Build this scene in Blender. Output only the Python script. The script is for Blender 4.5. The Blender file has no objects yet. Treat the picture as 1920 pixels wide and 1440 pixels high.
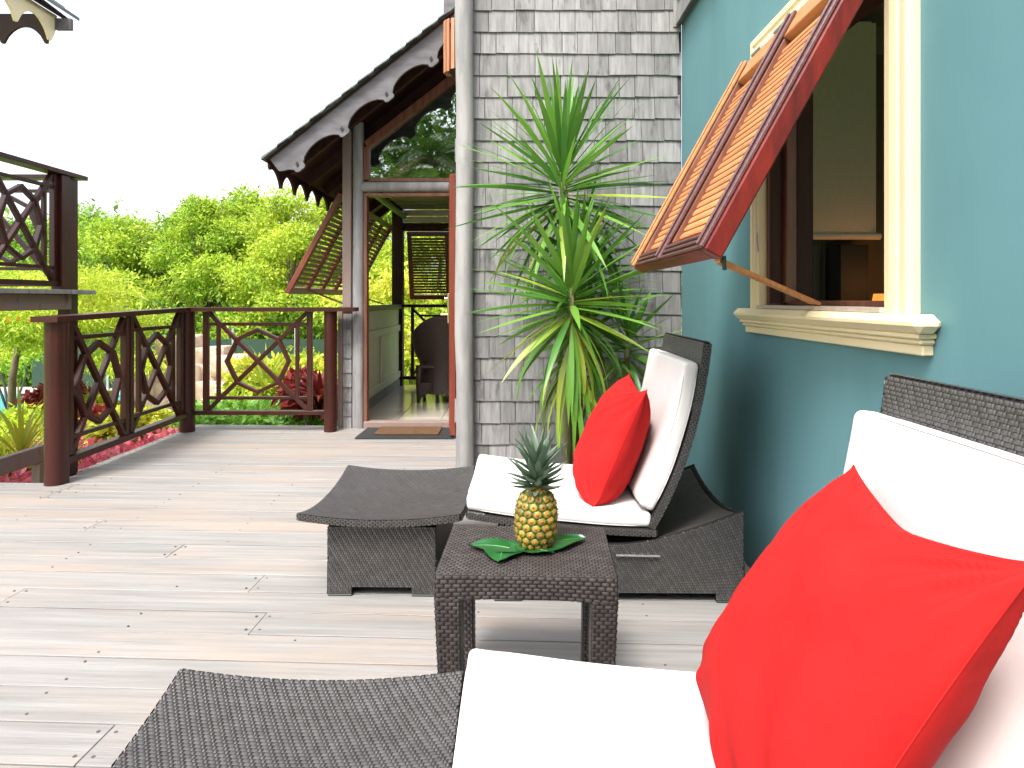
import bpy, math, random
import numpy as np
from mathutils import Vector, Matrix, noise

random.seed(7); rng = np.random.default_rng(7)
scene = bpy.context.scene
R = math.radians

# ------------------------------------------------------------------ camera
cam_d = bpy.data.cameras.new('camera'); cam = bpy.data.objects.new('camera', cam_d)
scene.collection.objects.link(cam); scene.camera = cam
cam.location = (0, 0, 1.12); cam.rotation_euler = (R(90), 0, 0)
cam_d.sensor_width = 36; cam_d.lens = 22.5; cam_d.shift_y = -158 / 1920
cam_d.clip_start = 0.05; cam_d.clip_end = 500

# ------------------------------------------------------------------ sky, sun, exposure
SUN_EL, SUN_AZ = 58, 205      # azimuth clockwise from +Y
world = bpy.data.worlds.new('World'); scene.world = world; world.use_nodes = True
wn = world.node_tree; wn.nodes.clear()
sky = wn.nodes.new('ShaderNodeTexSky'); sky.sky_type = 'NISHITA'; sky.sun_disc = False
sky.sun_elevation = R(SUN_EL); sky.sun_rotation = R(SUN_AZ)
sky.air_density = 1.0; sky.dust_density = 4.0; sky.ozone_density = 1.0
hs = wn.nodes.new('ShaderNodeHueSaturation'); hs.inputs['Saturation'].default_value = 0.32
bg = wn.nodes.new('ShaderNodeBackground'); bg.inputs['Strength'].default_value = 0.15
wo = wn.nodes.new('ShaderNodeOutputWorld')
wn.links.new(sky.outputs[0], hs.inputs['Color']); wn.links.new(hs.outputs[0], bg.inputs[0]); wn.links.new(bg.outputs[0], wo.inputs[0])
sun_d = bpy.data.lights.new('sun', 'SUN'); sun_d.energy = 1.5; sun_d.angle = R(14); sun_d.color = (1, .97, .91)
sun = bpy.data.objects.new('sun', sun_d); scene.collection.objects.link(sun)
sd = Vector((math.sin(R(SUN_AZ)) * math.cos(R(SUN_EL)), math.cos(R(SUN_AZ)) * math.cos(R(SUN_EL)), math.sin(R(SUN_EL))))
sun.rotation_euler = sd.to_track_quat('Z', 'Y').to_euler(); sun.location = (0, -5, 12)
scene.view_settings.view_transform = 'Standard'; scene.view_settings.look = 'None'
scene.view_settings.exposure = 1.7; scene.view_settings.gamma = 1
scene.view_settings.use_curve_mapping = False
scene.cycles.max_bounces = 8; scene.cycles.transparent_max_bounces = 12

F, H, YH = 1200.0, 1.12, 562.0
def at(x, y, Y):               # a photograph pixel at depth Y, in metres
    return Vector(((x - 960) * Y / F, Y, H - (y - YH) * Y / F))

# ------------------------------------------------------------------ materials
def new_mat(name):
    m = bpy.data.materials.new(name); m.use_nodes = True
    n = m.node_tree; n.nodes.clear()
    out = n.nodes.new('ShaderNodeOutputMaterial'); b = n.nodes.new('ShaderNodeBsdfPrincipled')
    n.links.new(b.outputs[0], out.inputs[0])
    return m, n, b, out

def M(name, c1, c2=None, scale=5, stretch=(1, 1, 1), detail=5, rough=.6, spec=.5, bump=0, bscale=None, bstretch=None,
      rand=0, lo=.35, hi=.65, c3=None, c3s=2, c3lo=.55, c3hi=.75, c3st=(1, 1, 1), metal=0, coat=0, island=0, roughvar=0):
    m, n, b, out = new_mat(name); N, L = n.nodes, n.links
    tc = N.new('ShaderNodeTexCoord')
    oi = N.new('ShaderNodeObjectInfo')
    off = N.new('ShaderNodeVectorMath'); off.operation = 'SCALE'; off.inputs[0].default_value = (37, 71, 53)
    L.new(oi.outputs['Random'], off.inputs['Scale'])
    add = N.new('ShaderNodeVectorMath'); add.operation = 'ADD'
    L.new(tc.outputs['Object'], add.inputs[0]); L.new(off.outputs[0], add.inputs[1])
    def nz(sc, st, det, rg=.55):
        mp = N.new('ShaderNodeMapping'); mp.inputs['Scale'].default_value = [sc * s for s in st]
        L.new(add.outputs[0], mp.inputs[0])
        t = N.new('ShaderNodeTexNoise'); t.inputs['Scale'].default_value = 1; t.inputs['Detail'].default_value = det
        t.inputs['Roughness'].default_value = rg
        L.new(mp.outputs[0], t.inputs['Vector']); return t.outputs['Fac']
    def rr(src, a, c):
        r = N.new('ShaderNodeMapRange'); r.inputs['From Min'].default_value = a; r.inputs['From Max'].default_value = c
        L.new(src, r.inputs['Value']); return r.outputs[0]
    def mix(f, A, B, bt='MIX'):
        x = N.new('ShaderNodeMix'); x.data_type = 'RGBA'; x.blend_type = bt
        for s, v in ((x.inputs[0], f), (x.inputs[6], A), (x.inputs[7], B)):
            if hasattr(v, 'links') or hasattr(v, 'is_linked'): L.new(v, s)
            elif isinstance(v, (int, float)): s.default_value = v
            else: s.default_value = (*v, 1)
        return x.outputs[2]
    col = None
    if c2 is not None:
        col = mix(rr(nz(scale, stretch, detail), lo, hi), c1, c2)
    if c3 is not None:
        col = mix(rr(nz(c3s, c3st, 6, .65), c3lo, c3hi), col if col else c1, c3)
    if rand or island:
        v = N.new('ShaderNodeMapRange')
        if island:
            g = N.new('ShaderNodeNewGeometry'); src = g.outputs['Random Per Island']; r_ = island
        else:
            src = oi.outputs['Random']; r_ = rand
        v.inputs['To Min'].default_value = 1 - r_; v.inputs['To Max'].default_value = 1 + r_
        L.new(src, v.inputs['Value'])
        h = N.new('ShaderNodeHueSaturation'); L.new(v.outputs[0], h.inputs['Value'])
        if col: L.new(col, h.inputs['Color'])
        else: h.inputs['Color'].default_value = (*c1, 1)
        col = h.outputs[0]
    if col: L.new(col, b.inputs['Base Color'])
    else: b.inputs['Base Color'].default_value = (*c1, 1)
    b.inputs['Roughness'].default_value = rough; b.inputs['Metallic'].default_value = metal
    b.inputs['Specular IOR Level'].default_value = spec
    if roughvar:
        q = N.new('ShaderNodeMapRange'); q.inputs['To Min'].default_value = rough - roughvar; q.inputs['To Max'].default_value = rough + roughvar
        L.new(nz(scale * .7, stretch, 4), q.inputs['Value']); L.new(q.outputs[0], b.inputs['Roughness'])
    if coat: b.inputs['Coat Weight'].default_value = coat; b.inputs['Coat Roughness'].default_value = .15
    if bump:
        bp = N.new('ShaderNodeBump'); bp.inputs['Strength'].default_value = 1; bp.inputs['Distance'].default_value = bump
        L.new(nz(bscale or scale, bstretch or stretch, 6), bp.inputs['Height']); L.new(bp.outputs[0], b.inputs['Normal'])
    return m

def leaf_mat(name, c, c2, trans=.35, var=.35, rough=.5, cs=.8):
    m, n, b, out = new_mat(name); N, L = n.nodes, n.links
    g = N.new('ShaderNodeNewGeometry')
    tc = N.new('ShaderNodeTexCoord'); t = N.new('ShaderNodeTexNoise'); t.inputs['Scale'].default_value = cs; t.inputs['Detail'].default_value = 3
    L.new(tc.outputs['Object'], t.inputs['Vector'])
    ad = N.new('ShaderNodeMath'); ad.operation = 'MULTIPLY_ADD'; ad.inputs[1].default_value = .5
    r = N.new('ShaderNodeMapRange'); r.inputs['From Min'].default_value = .35; r.inputs['From Max'].default_value = .65; r.inputs['To Max'].default_value = .5
    L.new(t.outputs['Fac'], r.inputs['Value']); L.new(g.outputs['Random Per Island'], ad.inputs[0]); L.new(r.outputs[0], ad.inputs[2])
    x = N.new('ShaderNodeMix'); x.data_type = 'RGBA'; L.new(ad.outputs[0], x.inputs[0])
    x.inputs[6].default_value = (*c, 1); x.inputs[7].default_value = (*c2, 1)
    v = N.new('ShaderNodeMapRange'); v.inputs['To Min'].default_value = 1 - var; v.inputs['To Max'].default_value = 1 + var
    fr = N.new('ShaderNodeMath'); fr.operation = 'FRACT'; mu = N.new('ShaderNodeMath'); mu.operation = 'MULTIPLY'; mu.inputs[1].default_value = 17.3
    L.new(g.outputs['Random Per Island'], mu.inputs[0]); L.new(mu.outputs[0], fr.inputs[0]); L.new(fr.outputs[0], v.inputs['Value'])
    h = N.new('ShaderNodeHueSaturation'); L.new(v.outputs[0], h.inputs['Value']); L.new(x.outputs[2], h.inputs['Color'])
    L.new(h.outputs[0], b.inputs['Base Color']); b.inputs['Roughness'].default_value = rough
    tr = N.new('ShaderNodeBsdfTranslucent'); L.new(h.outputs[0], tr.inputs[0])
    ms = N.new('ShaderNodeMixShader'); ms.inputs[0].default_value = trans
    L.new(b.outputs[0], ms.inputs[1]); L.new(tr.outputs[0], ms.inputs[2]); L.new(ms.outputs[0], out.inputs[0])
    return m

def glass_mat(name, refl, tint=(.75, .8, .8)):
    m, n, b, out = new_mat(name); N, L = n.nodes, n.links
    g = N.new('ShaderNodeBsdfGlossy'); g.inputs['Roughness'].default_value = .015; g.inputs[0].default_value = (.9, .95, .95, 1)
    t = N.new('ShaderNodeBsdfTransparent'); t.inputs[0].default_value = (*tint, 1)
    ms = N.new('ShaderNodeMixShader'); ms.inputs[0].default_value = refl
    L.new(t.outputs[0], ms.inputs[1]); L.new(g.outputs[0], ms.inputs[2]); L.new(ms.outputs[0], out.inputs[0])
    return m

mt = {}
mt['deck'] = M('deck_wood', (.280, .268, .258), (.168, .157, .148), 4.5, (.3, 7, 7), rough=.62, bump=.0022, bscale=16, bstretch=(.22, 9, 9), rand=.065,
               lo=.25, hi=.72, c3=(.285, .228, .188), c3s=1.0, c3lo=.46, c3hi=.70, c3st=(.6, 3, 1), roughvar=.12)
mt['deck_grime'] = mt['deck']
mt['hole'] = M('dark_hole', (.02, .018, .016), rough=.8)
mt['screw'] = M('rusty_screw', (.09, .075, .065), rough=.6, metal=.3)
mt['shingle'] = M('weathered_shingle', (.25, .243, .24), (.165, .158, .157), 9, (5, 5, .5), rough=.85, bump=.0025, bscale=16, bstretch=(7, 7, .4), rand=.26,
                  c3=(.055, .05, .05), c3s=7, c3lo=.57, c3hi=.74, c3st=(2.2, 2.2, .6))
mt['roof_shingle'] = M('roof_shingle', (.16, .185, .18), (.10, .12, .115), 9, (4, 1, 4), rough=.85, rand=.15)
mt['post'] = M('grey_post', (.30, .29, .285), (.20, .192, .19), 5, (3, 3, .6), rough=.75, bump=.003, bscale=8, bstretch=(6, 6, .4),
               c3=(.08, .07, .065), c3s=9, c3lo=.68, c3hi=.74, c3st=(1.6, 1.6, .35))
mt['fascia'] = M('fascia_wood', (.135, .125, .135), (.085, .078, .088), 4, (2, 1, 5), rough=.75, bump=.001, bscale=20)
mt['oldwood'] = M('old_wood', (.24, .155, .12), (.22, .18, .165), 4, (5, 5, .5), rough=.7, bump=.002, bscale=14, bstretch=(4, 4, .3), c3=(.12, .07, .05), c3s=5, c3lo=.6, c3hi=.72, c3st=(3, 3, .5))
mt['jamb'] = M('brown_jamb', (.20, .075, .042), (.11, .035, .022), 5, (6, 6, .6), rough=.45)
mt['mahog'] = M('mahogany', (.050, .010, .0065), (.026, .006, .004), 5, (3, 3, .4), rough=.38, coat=.08, spec=.32, bump=.0006, bscale=30, rand=.08)
mt['mahog_dk'] = M('dark_mahogany', (.05, .017, .012), (.03, .010, .008), 7, (3, 3, .5), rough=.6, spec=.3)
mt['red_side'] = M('red_shutter_frame', (.17, .012, .006), (.07, .006, .004), 7, (3, .6, .6), rough=.42, coat=.06, spec=.35, bump=.0012, bscale=25, c3=(.05, .007, .006), c3s=6, c3lo=.55, c3hi=.7)
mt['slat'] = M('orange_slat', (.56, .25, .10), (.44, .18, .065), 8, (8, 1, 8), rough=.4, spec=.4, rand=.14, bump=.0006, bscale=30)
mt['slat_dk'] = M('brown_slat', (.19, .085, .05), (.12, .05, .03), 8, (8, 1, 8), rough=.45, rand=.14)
mt['trim_pur'] = M('mullion_sky_sheen', (.13, .06, .06), (.085, .034, .034), 12, (9, .6, 9), rough=.4, bump=.001, bscale=25)  # purple-grey sheen of the reflected sky is put into the colour
mt['teal'] = M('teal_render', (.120, .252, .275), (.108, .232, .254), 1.3, rough=.72, bump=.0025, bscale=3.5, spec=.3, c3=(.085, .19, .215), c3s=1.2, c3lo=.5, c3hi=.85, c3st=(1, 1.6, .35))
mt['cream'] = M('cream_paint', (.80, .66, .43), (.75, .61, .385), 4, (1, 1, 1), rough=.5, bump=.0008, bscale=14, c3=(.45, .38, .27), c3s=5, c3lo=.68, c3hi=.85)
mt['stone_sill'] = M('sill_stone', (.5, .42, .36), (.4, .33, .28), 20, rough=.7)
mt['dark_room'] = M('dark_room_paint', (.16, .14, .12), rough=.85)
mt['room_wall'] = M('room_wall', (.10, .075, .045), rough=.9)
mt['blind'] = M('blind_cloth', (.70, .64, .57), (.66, .60, .53), 30, rough=.85)
mt['rubber'] = M('rubber', (.018, .02, .02), (.03, .032, .034), 60, rough=.6, bump=.002, bscale=70)
mt['coir'] = M('coir', (.13, .062, .024), (.08, .036, .014), 160, rough=.95, bump=.006, bscale=220)
mt['tile'] = M('floor_tile', (.55, .50, .43), (.49, .44, .38), 3, rough=.14, rand=.04)
mt['grout'] = M('grout', (.32, .29, .25), rough=.8)
mt['pale_wall'] = M('pale_sage_paint', (.68, .65, .53), (.62, .59, .48), 5, rough=.55)
mt['olive'] = M('olive_wood', (.16, .15, .08), (.10, .09, .05), 6, (1, 1, 6), rough=.5)
mt['wick'] = M('wicker_strand', (.058, .053, .052), (.038, .033, .030), 30, rough=.34, spec=1.0, island=.2)
mt['wick_t'] = M('wicker_strand_table', (.060, .048, .046), (.036, .028, .026), 30, rough=.33, spec=1.0, island=.25)
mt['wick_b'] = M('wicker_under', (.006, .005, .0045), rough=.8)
mt['cush'] = M('white_cushion', (.62, .59, .58), (.585, .555, .545), 3, rough=.9, spec=.15, bump=.004, bscale=7)
mt['red'] = M('red_pillow', (.40, .014, .013), (.33, .009, .009), 3, rough=.85, spec=.12, bump=.006, bscale=9)
mt['steel'] = M('steel', (.7, .7, .7), rough=.25, metal=1)
mt['brass'] = M('brass', (.75, .6, .35), rough=.3, metal=1)
mt['glide'] = M('glide', (.02, .035, .03), rough=.5)
mt['gutter'] = M('green_lit_gutter', (.10, .22, .04), rough=.4)  # green light falling on the gutter is painted as its colour
mt['lantern'] = M('lantern_wood', (.48, .20, .10), (.36, .14, .07), 6, (6, 6, 1), rough=.5, rand=.12)
mt['bark'] = M('bark', (.17, .12, .085), (.09, .065, .048), 9, (1, 1, .4), rough=.9, bump=.02)
mt['yuc_stem'] = M('yucca_stem', (.22, .17, .08), (.16, .19, .06), 20, (1, 1, 4), rough=.8, bump=.004, bscale=60)
mt['pin_body'] = M('pineapple_groove', (.04, .07, .01), (.08, .09, .015), 40, rough=.5)
mt['grass'] = M('lawn', (.20, .32, .04), (.15, .25, .03), 1.4, rough=.9, c3=(.2, .23, .05), c3s=.5)
mt['soil'] = M('soil', (.13, .09, .06), (.2, .15, .1), 4, rough=.95)
mt['rock'] = M('pink_rock', (.58, .43, .35), (.44, .31, .25), 3, rough=.85, bump=.03, bscale=5, rand=.15)
mt['water'] = M('pool_water', (.10, .42, .48), rough=.05)
mt['paving'] = M('pool_paving', (.5, .46, .4), (.42, .38, .33), 3, rough=.8)
mt['fence_green'] = M('fence_screen', (.02, .05, .025), (.012, .03, .018), 20, rough=.8)
mt['galv'] = M('galvanised', (.4, .42, .42), rough=.5, metal=.6)
mt['leaf_a'] = leaf_mat('tree_leaf_a', (.17, .33, .02), (.50, .60, .05), trans=.5, var=.45, cs=1.1)
mt['leaf_b'] = leaf_mat('tree_leaf_b', (.10, .24, .02), (.34, .50, .05), trans=.45, var=.45, cs=.9)
mt['leaf_c'] = leaf_mat('tree_leaf_c', (.26, .42, .03), (.60, .64, .06), trans=.5, var=.4, cs=1.1)
mt['leaf_d'] = leaf_mat('shrub_leaf', (.12, .30, .04), (.25, .46, .06), trans=.4, cs=3)
mt['leaf_y'] = leaf_mat('yellow_leaf', (.42, .52, .04), (.62, .56, .06), trans=.45, cs=3)
mt['leaf_pink'] = leaf_mat('pink_leaf', (.60, .07, .12), (.78, .25, .28), cs=4)
mt['leaf_red'] = leaf_mat('maroon_leaf', (.12, .015, .015), (.28, .03, .02), cs=4)
mt['petal'] = leaf_mat('orange_petal', (.8, .10, .02), (.85, .2, .03))
mt['leaf_palm'] = leaf_mat('palm_leaf', (.05, .13, .02), (.13, .22, .03), cs=2)
mt['leaf_palm_old'] = leaf_mat('old_palm_leaf', (.35, .25, .06), (.3, .15, .03), cs=2)

def yucca_mat(name, ca, cb, tip):
    m, n, b, out = new_mat(name); N, L = n.nodes, n.links
    tc = N.new('ShaderNodeTexCoord'); oi = N.new('ShaderNodeObjectInfo')
    t = N.new('ShaderNodeTexNoise'); t.inputs['Scale'].default_value = 6; L.new(tc.outputs['Object'], t.inputs['Vector'])
    x = N.new('ShaderNodeMix'); x.data_type = 'RGBA'; L.new(oi.outputs['Random'], x.inputs[0])
    x.inputs[6].default_value = (*ca, 1); x.inputs[7].default_value = (*cb, 1)
    # broad pale streaks along the blade
    w = N.new('ShaderNodeTexNoise'); mp = N.new('ShaderNodeMapping'); mp.inputs['Scale'].default_value = (90, 90, 90)
    w.inputs['Scale'].default_value = .5
    L.new(tc.outputs['Object'], mp.inputs[0]); L.new(mp.outputs[0], w.inputs['Vector'])
    r = N.new('ShaderNodeMapRange'); r.inputs['From Min'].default_value = .55; r.inputs['From Max'].default_value = .75; r.inputs['To Max'].default_value = .5
    L.new(t.outputs['Fac'], r.inputs['Value'])
    y = N.new('ShaderNodeMix'); y.data_type = 'RGBA'; L.new(r.outputs[0], y.inputs[0]); L.new(x.outputs[2], y.inputs[6]); y.inputs[7].default_value = (*tip, 1)
    L.new(y.outputs[2], b.inputs['Base Color']); b.inputs['Roughness'].default_value = .38
    tr = N.new('ShaderNodeBsdfTranslucent'); L.new(y.outputs[2], tr.inputs[0])
    ms = N.new('ShaderNodeMixShader'); ms.inputs[0].default_value = .25
    L.new(b.outputs[0], ms.inputs[1]); L.new(tr.outputs[0], ms.inputs[2]); L.new(ms.outputs[0], out.inputs[0])
    return m
mt['yucca'] = yucca_mat('yucca_leaf', (.055, .18, .028), (.16, .34, .04), (.25, .40, .06))
mt['yucca_old'] = yucca_mat('yucca_old_leaf', (.22, .34, .03), (.30, .38, .05), (.4, .4, .08))
mt['crown'] = yucca_mat('pineapple_crown', (.085, .14, .085), (.17, .23, .16), (.24, .29, .22))
mt['plate_leaf'] = M('glossy_leaf', (.007, .060, .014), (.013, .095, .02), 12, rough=.28, spec=.6)
mt['vein'] = M('leaf_vein', (.12, .33, .10), rough=.4)

def fruit_mat():
    m, n, b, out = new_mat('pineapple_eye'); N, L = n.nodes, n.links
    tc = N.new('ShaderNodeTexCoord'); oi = N.new('ShaderNodeObjectInfo')
    le = N.new('ShaderNodeVectorMath'); le.operation = 'LENGTH'
    mp = N.new('ShaderNodeMapping'); mp.inputs['Scale'].default_value = (1, 1, 0)
    L.new(tc.outputs['Object'], mp.inputs[0]); L.new(mp.outputs[0], le.inputs[0])
    ns = N.new('ShaderNodeTexNoise'); ns.inputs['Scale'].default_value = 220; L.new(tc.outputs['Object'], ns.inputs['Vector'])
    ma = N.new('ShaderNodeMath'); ma.operation = 'MULTIPLY_ADD'; ma.inputs[1].default_value = .006
    L.new(ns.outputs['Fac'], ma.inputs[0]); L.new(le.outputs['Value'], ma.inputs[2])
    cr = N.new('ShaderNodeValToRGB'); e = cr.color_ramp.elements
    mr = N.new('ShaderNodeMapRange'); mr.inputs['From Max'].default_value = .0165; L.new(ma.outputs[0], mr.inputs['Value']); L.new(mr.outputs[0], cr.inputs[0])
    e[0].position = .18; e[0].color = (.36, .10, .03, 1); e[1].position = .92; e[1].color = (.03, .06, .008, 1)
    for p, c in ((.34, (.42, .16, .03)), (.50, (.45, .27, .035)), (.68, (.30, .25, .025)), (.82, (.10, .13, .012))):
        q = e.new(p); q.color = (*c, 1)
    h = N.new('ShaderNodeHueSaturation'); v = N.new('ShaderNodeMapRange'); v.inputs['To Min'].default_value = .48; v.inputs['To Max'].default_value = .9
    L.new(oi.outputs['Random'], v.inputs['Value']); L.new(v.outputs[0], h.inputs['Value']); L.new(cr.outputs[0], h.inputs['Color'])
    L.new(h.outputs[0], b.inputs['Base Color']); b.inputs['Roughness'].default_value = .42
    return m
mt['fruit'] = fruit_mat()
mt['glass'] = glass_mat('window_glass', .33)
def emis(name, c, s):
    m, n, b, out = new_mat(name); b.inputs['Base Color'].default_value = (*c, 1)
    b.inputs['Emission Color'].default_value = (*c, 1); b.inputs['Emission Strength'].default_value = s; return m
mt['lampshade'] = emis('lit_lampshade', (1, .36, .06), .35)

# ------------------------------------------------------------------ mesh helpers
class MB:
    def __init__(s): s.v = []; s.f = []
    def add(s, vs, fs):
        k = len(s.v); s.v += [tuple(p) for p in vs]; s.f += [tuple(i + k for i in f) for f in fs]; return s
    def hexa(s, p):            # 8 corners: bottom 4 (ccw), top 4
        return s.add(p, [(3, 2, 1, 0), (4, 5, 6, 7), (0, 1, 5, 4), (1, 2, 6, 5), (2, 3, 7, 6), (3, 0, 4, 7)])
    def box(s, x0, x1, y0, y1, z0, z1, ch=0):
        if ch:
            return s.cbox(((x0+x1)/2, (y0+y1)/2, (z0+z1)/2), Matrix.Identity(3), (x1-x0, y1-y0, z1-z0), ch)
        return s.hexa([(x0,y0,z0),(x1,y0,z0),(x1,y1,z0),(x0,y1,z0),(x0,y0,z1),(x1,y0,z1),(x1,y1,z1),(x0,y1,z1)])
    def cbox(s, c, rot, size, ch):      # chamfered box
        hx, hy, hz = (d / 2 for d in size); ch = min(ch, hx*.9, hy*.9, hz*.9); c = Vector(c); P = []; idx = {}
        for a in (-1, 1):
            for b in (-1, 1):
                for d in (-1, 1):
                    for ax in range(3):
                        q = [a*(hx-ch), b*(hy-ch), d*(hz-ch)]; q[ax] = (a*hx, b*hy, d*hz)[ax]
                        idx[(a, b, d, ax)] = len(P); P.append(c + rot @ Vector(q))
        Fs = []
        for ax in range(3):
            o = [i for i in range(3) if i != ax]
            for sg in (-1, 1):
                loop = []
                for u, w in ((-1,-1),(1,-1),(1,1),(-1,1)):
                    k = [0,0,0]; k[ax] = sg; k[o[0]] = u; k[o[1]] = w; loop.append(idx[(*k, ax)])
                flip = (sg < 0) != (ax == 1)
                Fs.append(loop[::-1] if flip else loop)
        for ax in range(3):
            o = [i for i in range(3) if i != ax]
            for u in (-1, 1):
                for w in (-1, 1):
                    k0 = [0,0,0]; k1 = [0,0,0]; k0[ax] = -1; k1[ax] = 1
                    for k in (k0, k1): k[o[0]] = u; k[o[1]] = w
                    Fs.append([idx[(*k0, o[0])], idx[(*k1, o[0])], idx[(*k1, o[1])], idx[(*k0, o[1])]])
        for a in (-1, 1):
            for b in (-1, 1):
                for d in (-1, 1):
                    Fs.append([idx[(a,b,d,0)], idx[(a,b,d,1)], idx[(a,b,d,2)]])
        k = len(s.v); s.v += [tuple(p) for p in P]
        cc = c
        for f in Fs:               # orient outward
            p = [P[i] for i in f]; n = (p[1]-p[0]).cross(p[2]-p[0]); m_ = sum(p, Vector()) / len(p)
            if n.dot(m_ - cc) < 0: f = f[::-1]
            s.f.append(tuple(i + k for i in f))
        return s
    def bar(s, p0, p1, w, t, up=(0, 0, 1), ch=0):      # w across (perp. to up), t along up
        p0, p1, up = Vector(p0), Vector(p1), Vector(up); d = p1 - p0; L = d.length; d.normalize()
        sx = d.cross(up)
        if sx.length < 1e-4: sx = d.cross(Vector((1, 0, 0)))
        sx.normalize(); u = sx.cross(d).normalized()
        rot = Matrix((d, sx, u)).transposed()
        return s.cbox((p0 + p1) / 2, rot, (L, w, t), ch or min(w, t) * .08)
    def tube(s, pts, rs, n=12, cap=True):
        pts = [Vector(p) for p in pts]; k0 = len(s.v); m = len(pts)
        if isinstance(rs, (int, float)): rs = [rs] * m
        ref = None
        for i, p in enumerate(pts):
            d = (pts[min(i+1, m-1)] - pts[max(i-1, 0)]).normalized()
            if ref is None: ref = d.orthogonal().normalized()
            ref = (ref - d * ref.dot(d)).normalized(); b = d.cross(ref)
            for j in range(n):
                a = 2 * math.pi * j / n; s.v.append(tuple(p + (ref * math.cos(a) + b * math.sin(a)) * rs[i]))
        for i in range(m - 1):
            for j in range(n):
                a, b_ = k0 + i*n + j, k0 + i*n + (j+1) % n; s.f.append((a, b_, b_ + n, a + n))
        if cap:
            s.f.append(tuple(k0 + j for j in range(n))[::-1]); s.f.append(tuple(k0 + (m-1)*n + j for j in range(n)))
        return s
    def prism(s, poly, o, ax, ay, n, t):   # 2-D outline in the plane (o, ax, ay), extruded by t along n, centred
        o, ax, ay, n = (Vector(q) for q in (o, ax, ay, n)); k = len(poly)
        A = [o + ax*x + ay*y - n*t/2 for x, y in poly]; B = [p + n*t for p in A]
        return s.add(A + B, [tuple(range(k))[::-1], tuple(range(k, 2*k))] + [(i, (i+1) % k, (i+1) % k + k, i + k) for i in range(k)])
    def grid(s, fn, nu, nv, closed=False):
        vs = [fn(i / nu, j / nv) for j in range(nv + 1) for i in range(nu + 1)]
        return s.add(vs, [(j*(nu+1)+i, j*(nu+1)+i+1, (j+1)*(nu+1)+i+1, (j+1)*(nu+1)+i) for j in range(nv) for i in range(nu)])
    def mesh(s, name, mat, smooth=False, origin=(0, 0, 0)):
        me = bpy.data.meshes.new(name); o = Vector(origin)
        me.from_pydata([(v[0]-o.x, v[1]-o.y, v[2]-o.z) for v in s.v], [], s.f)
        me.materials.append(mat)
        if smooth:
            me.shade_smooth() if hasattr(me, 'shade_smooth') else None
            if smooth != 2:
                try: me.set_sharp_from_angle(angle=R(38))
                except Exception: pass
        return me
    def build(s, name, mat, parent=None, smooth=False, at_=None, kind=None):
        a = np.array(s.v); lo, hi = a.min(0), a.max(0)
        o = Vector((lo + hi) / 2) if parent is not None else Vector(((lo[0]+hi[0])/2, (lo[1]+hi[1])/2, lo[2]))
        if at_ is not None: o = Vector(at_)
        me = s.mesh(name, mt[mat] if isinstance(mat, str) else mat, smooth, o)
        return link(name, me, o, parent, kind)

WPOS = {}
def link(name, me, o, parent=None, kind=None, rot=None, scale=None):
    ob = bpy.data.objects.new(name, me); scene.collection.objects.link(ob)
    o = Vector(o); WPOS[ob.name] = o
    if parent is not None:
        ob.parent = parent; ob.location = o - WPOS[parent.name]
    else: ob.location = o
    if rot is not None: ob.rotation_euler = rot
    if scale is not None: ob.scale = scale
    if kind: ob['kind'] = kind
    return ob
def tag(o, label, cat, group=None, kind=None):
    o['label'] = label; o['category'] = cat
    if group: o['group'] = group
    if kind: o['kind'] = kind
    return o
def thing(name, loc, label, cat, group=None):
    o = bpy.data.objects.new(name, None); scene.collection.objects.link(o); o.empty_display_size = .1
    o.location = loc; WPOS[o.name] = Vector(loc); return tag(o, label, cat, group)
def copy_tree(o, parent=None):
    c = o.copy(); scene.collection.objects.link(c)
    if parent is not None: c.parent = parent; c.matrix_parent_inverse = o.matrix_parent_inverse.copy()
    for ch in list(o.children): copy_tree(ch, c)
    return c

def np_mesh(name, V, Fq, mat, smooth=False):     # V (n,3), Fq (m,k) one face size
    me = bpy.data.meshes.new(name); n, k = Fq.shape
    me.vertices.add(len(V)); me.vertices.foreach_set('co', V.astype(np.float32).ravel())
    me.loops.add(n * k); me.loops.foreach_set('vertex_index', Fq.astype(np.int32).ravel())
    me.polygons.add(n); me.polygons.foreach_set('loop_start', np.arange(0, n*k, k, dtype=np.int32))
    me.polygons.foreach_set('loop_total', np.full(n, k, dtype=np.int32))
    if smooth: me.polygons.foreach_set('use_smooth', np.ones(n, dtype=bool))
    me.update(calc_edges=True); me.validate(); me.materials.append(mt[mat] if isinstance(mat, str) else mat)
    return me

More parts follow.
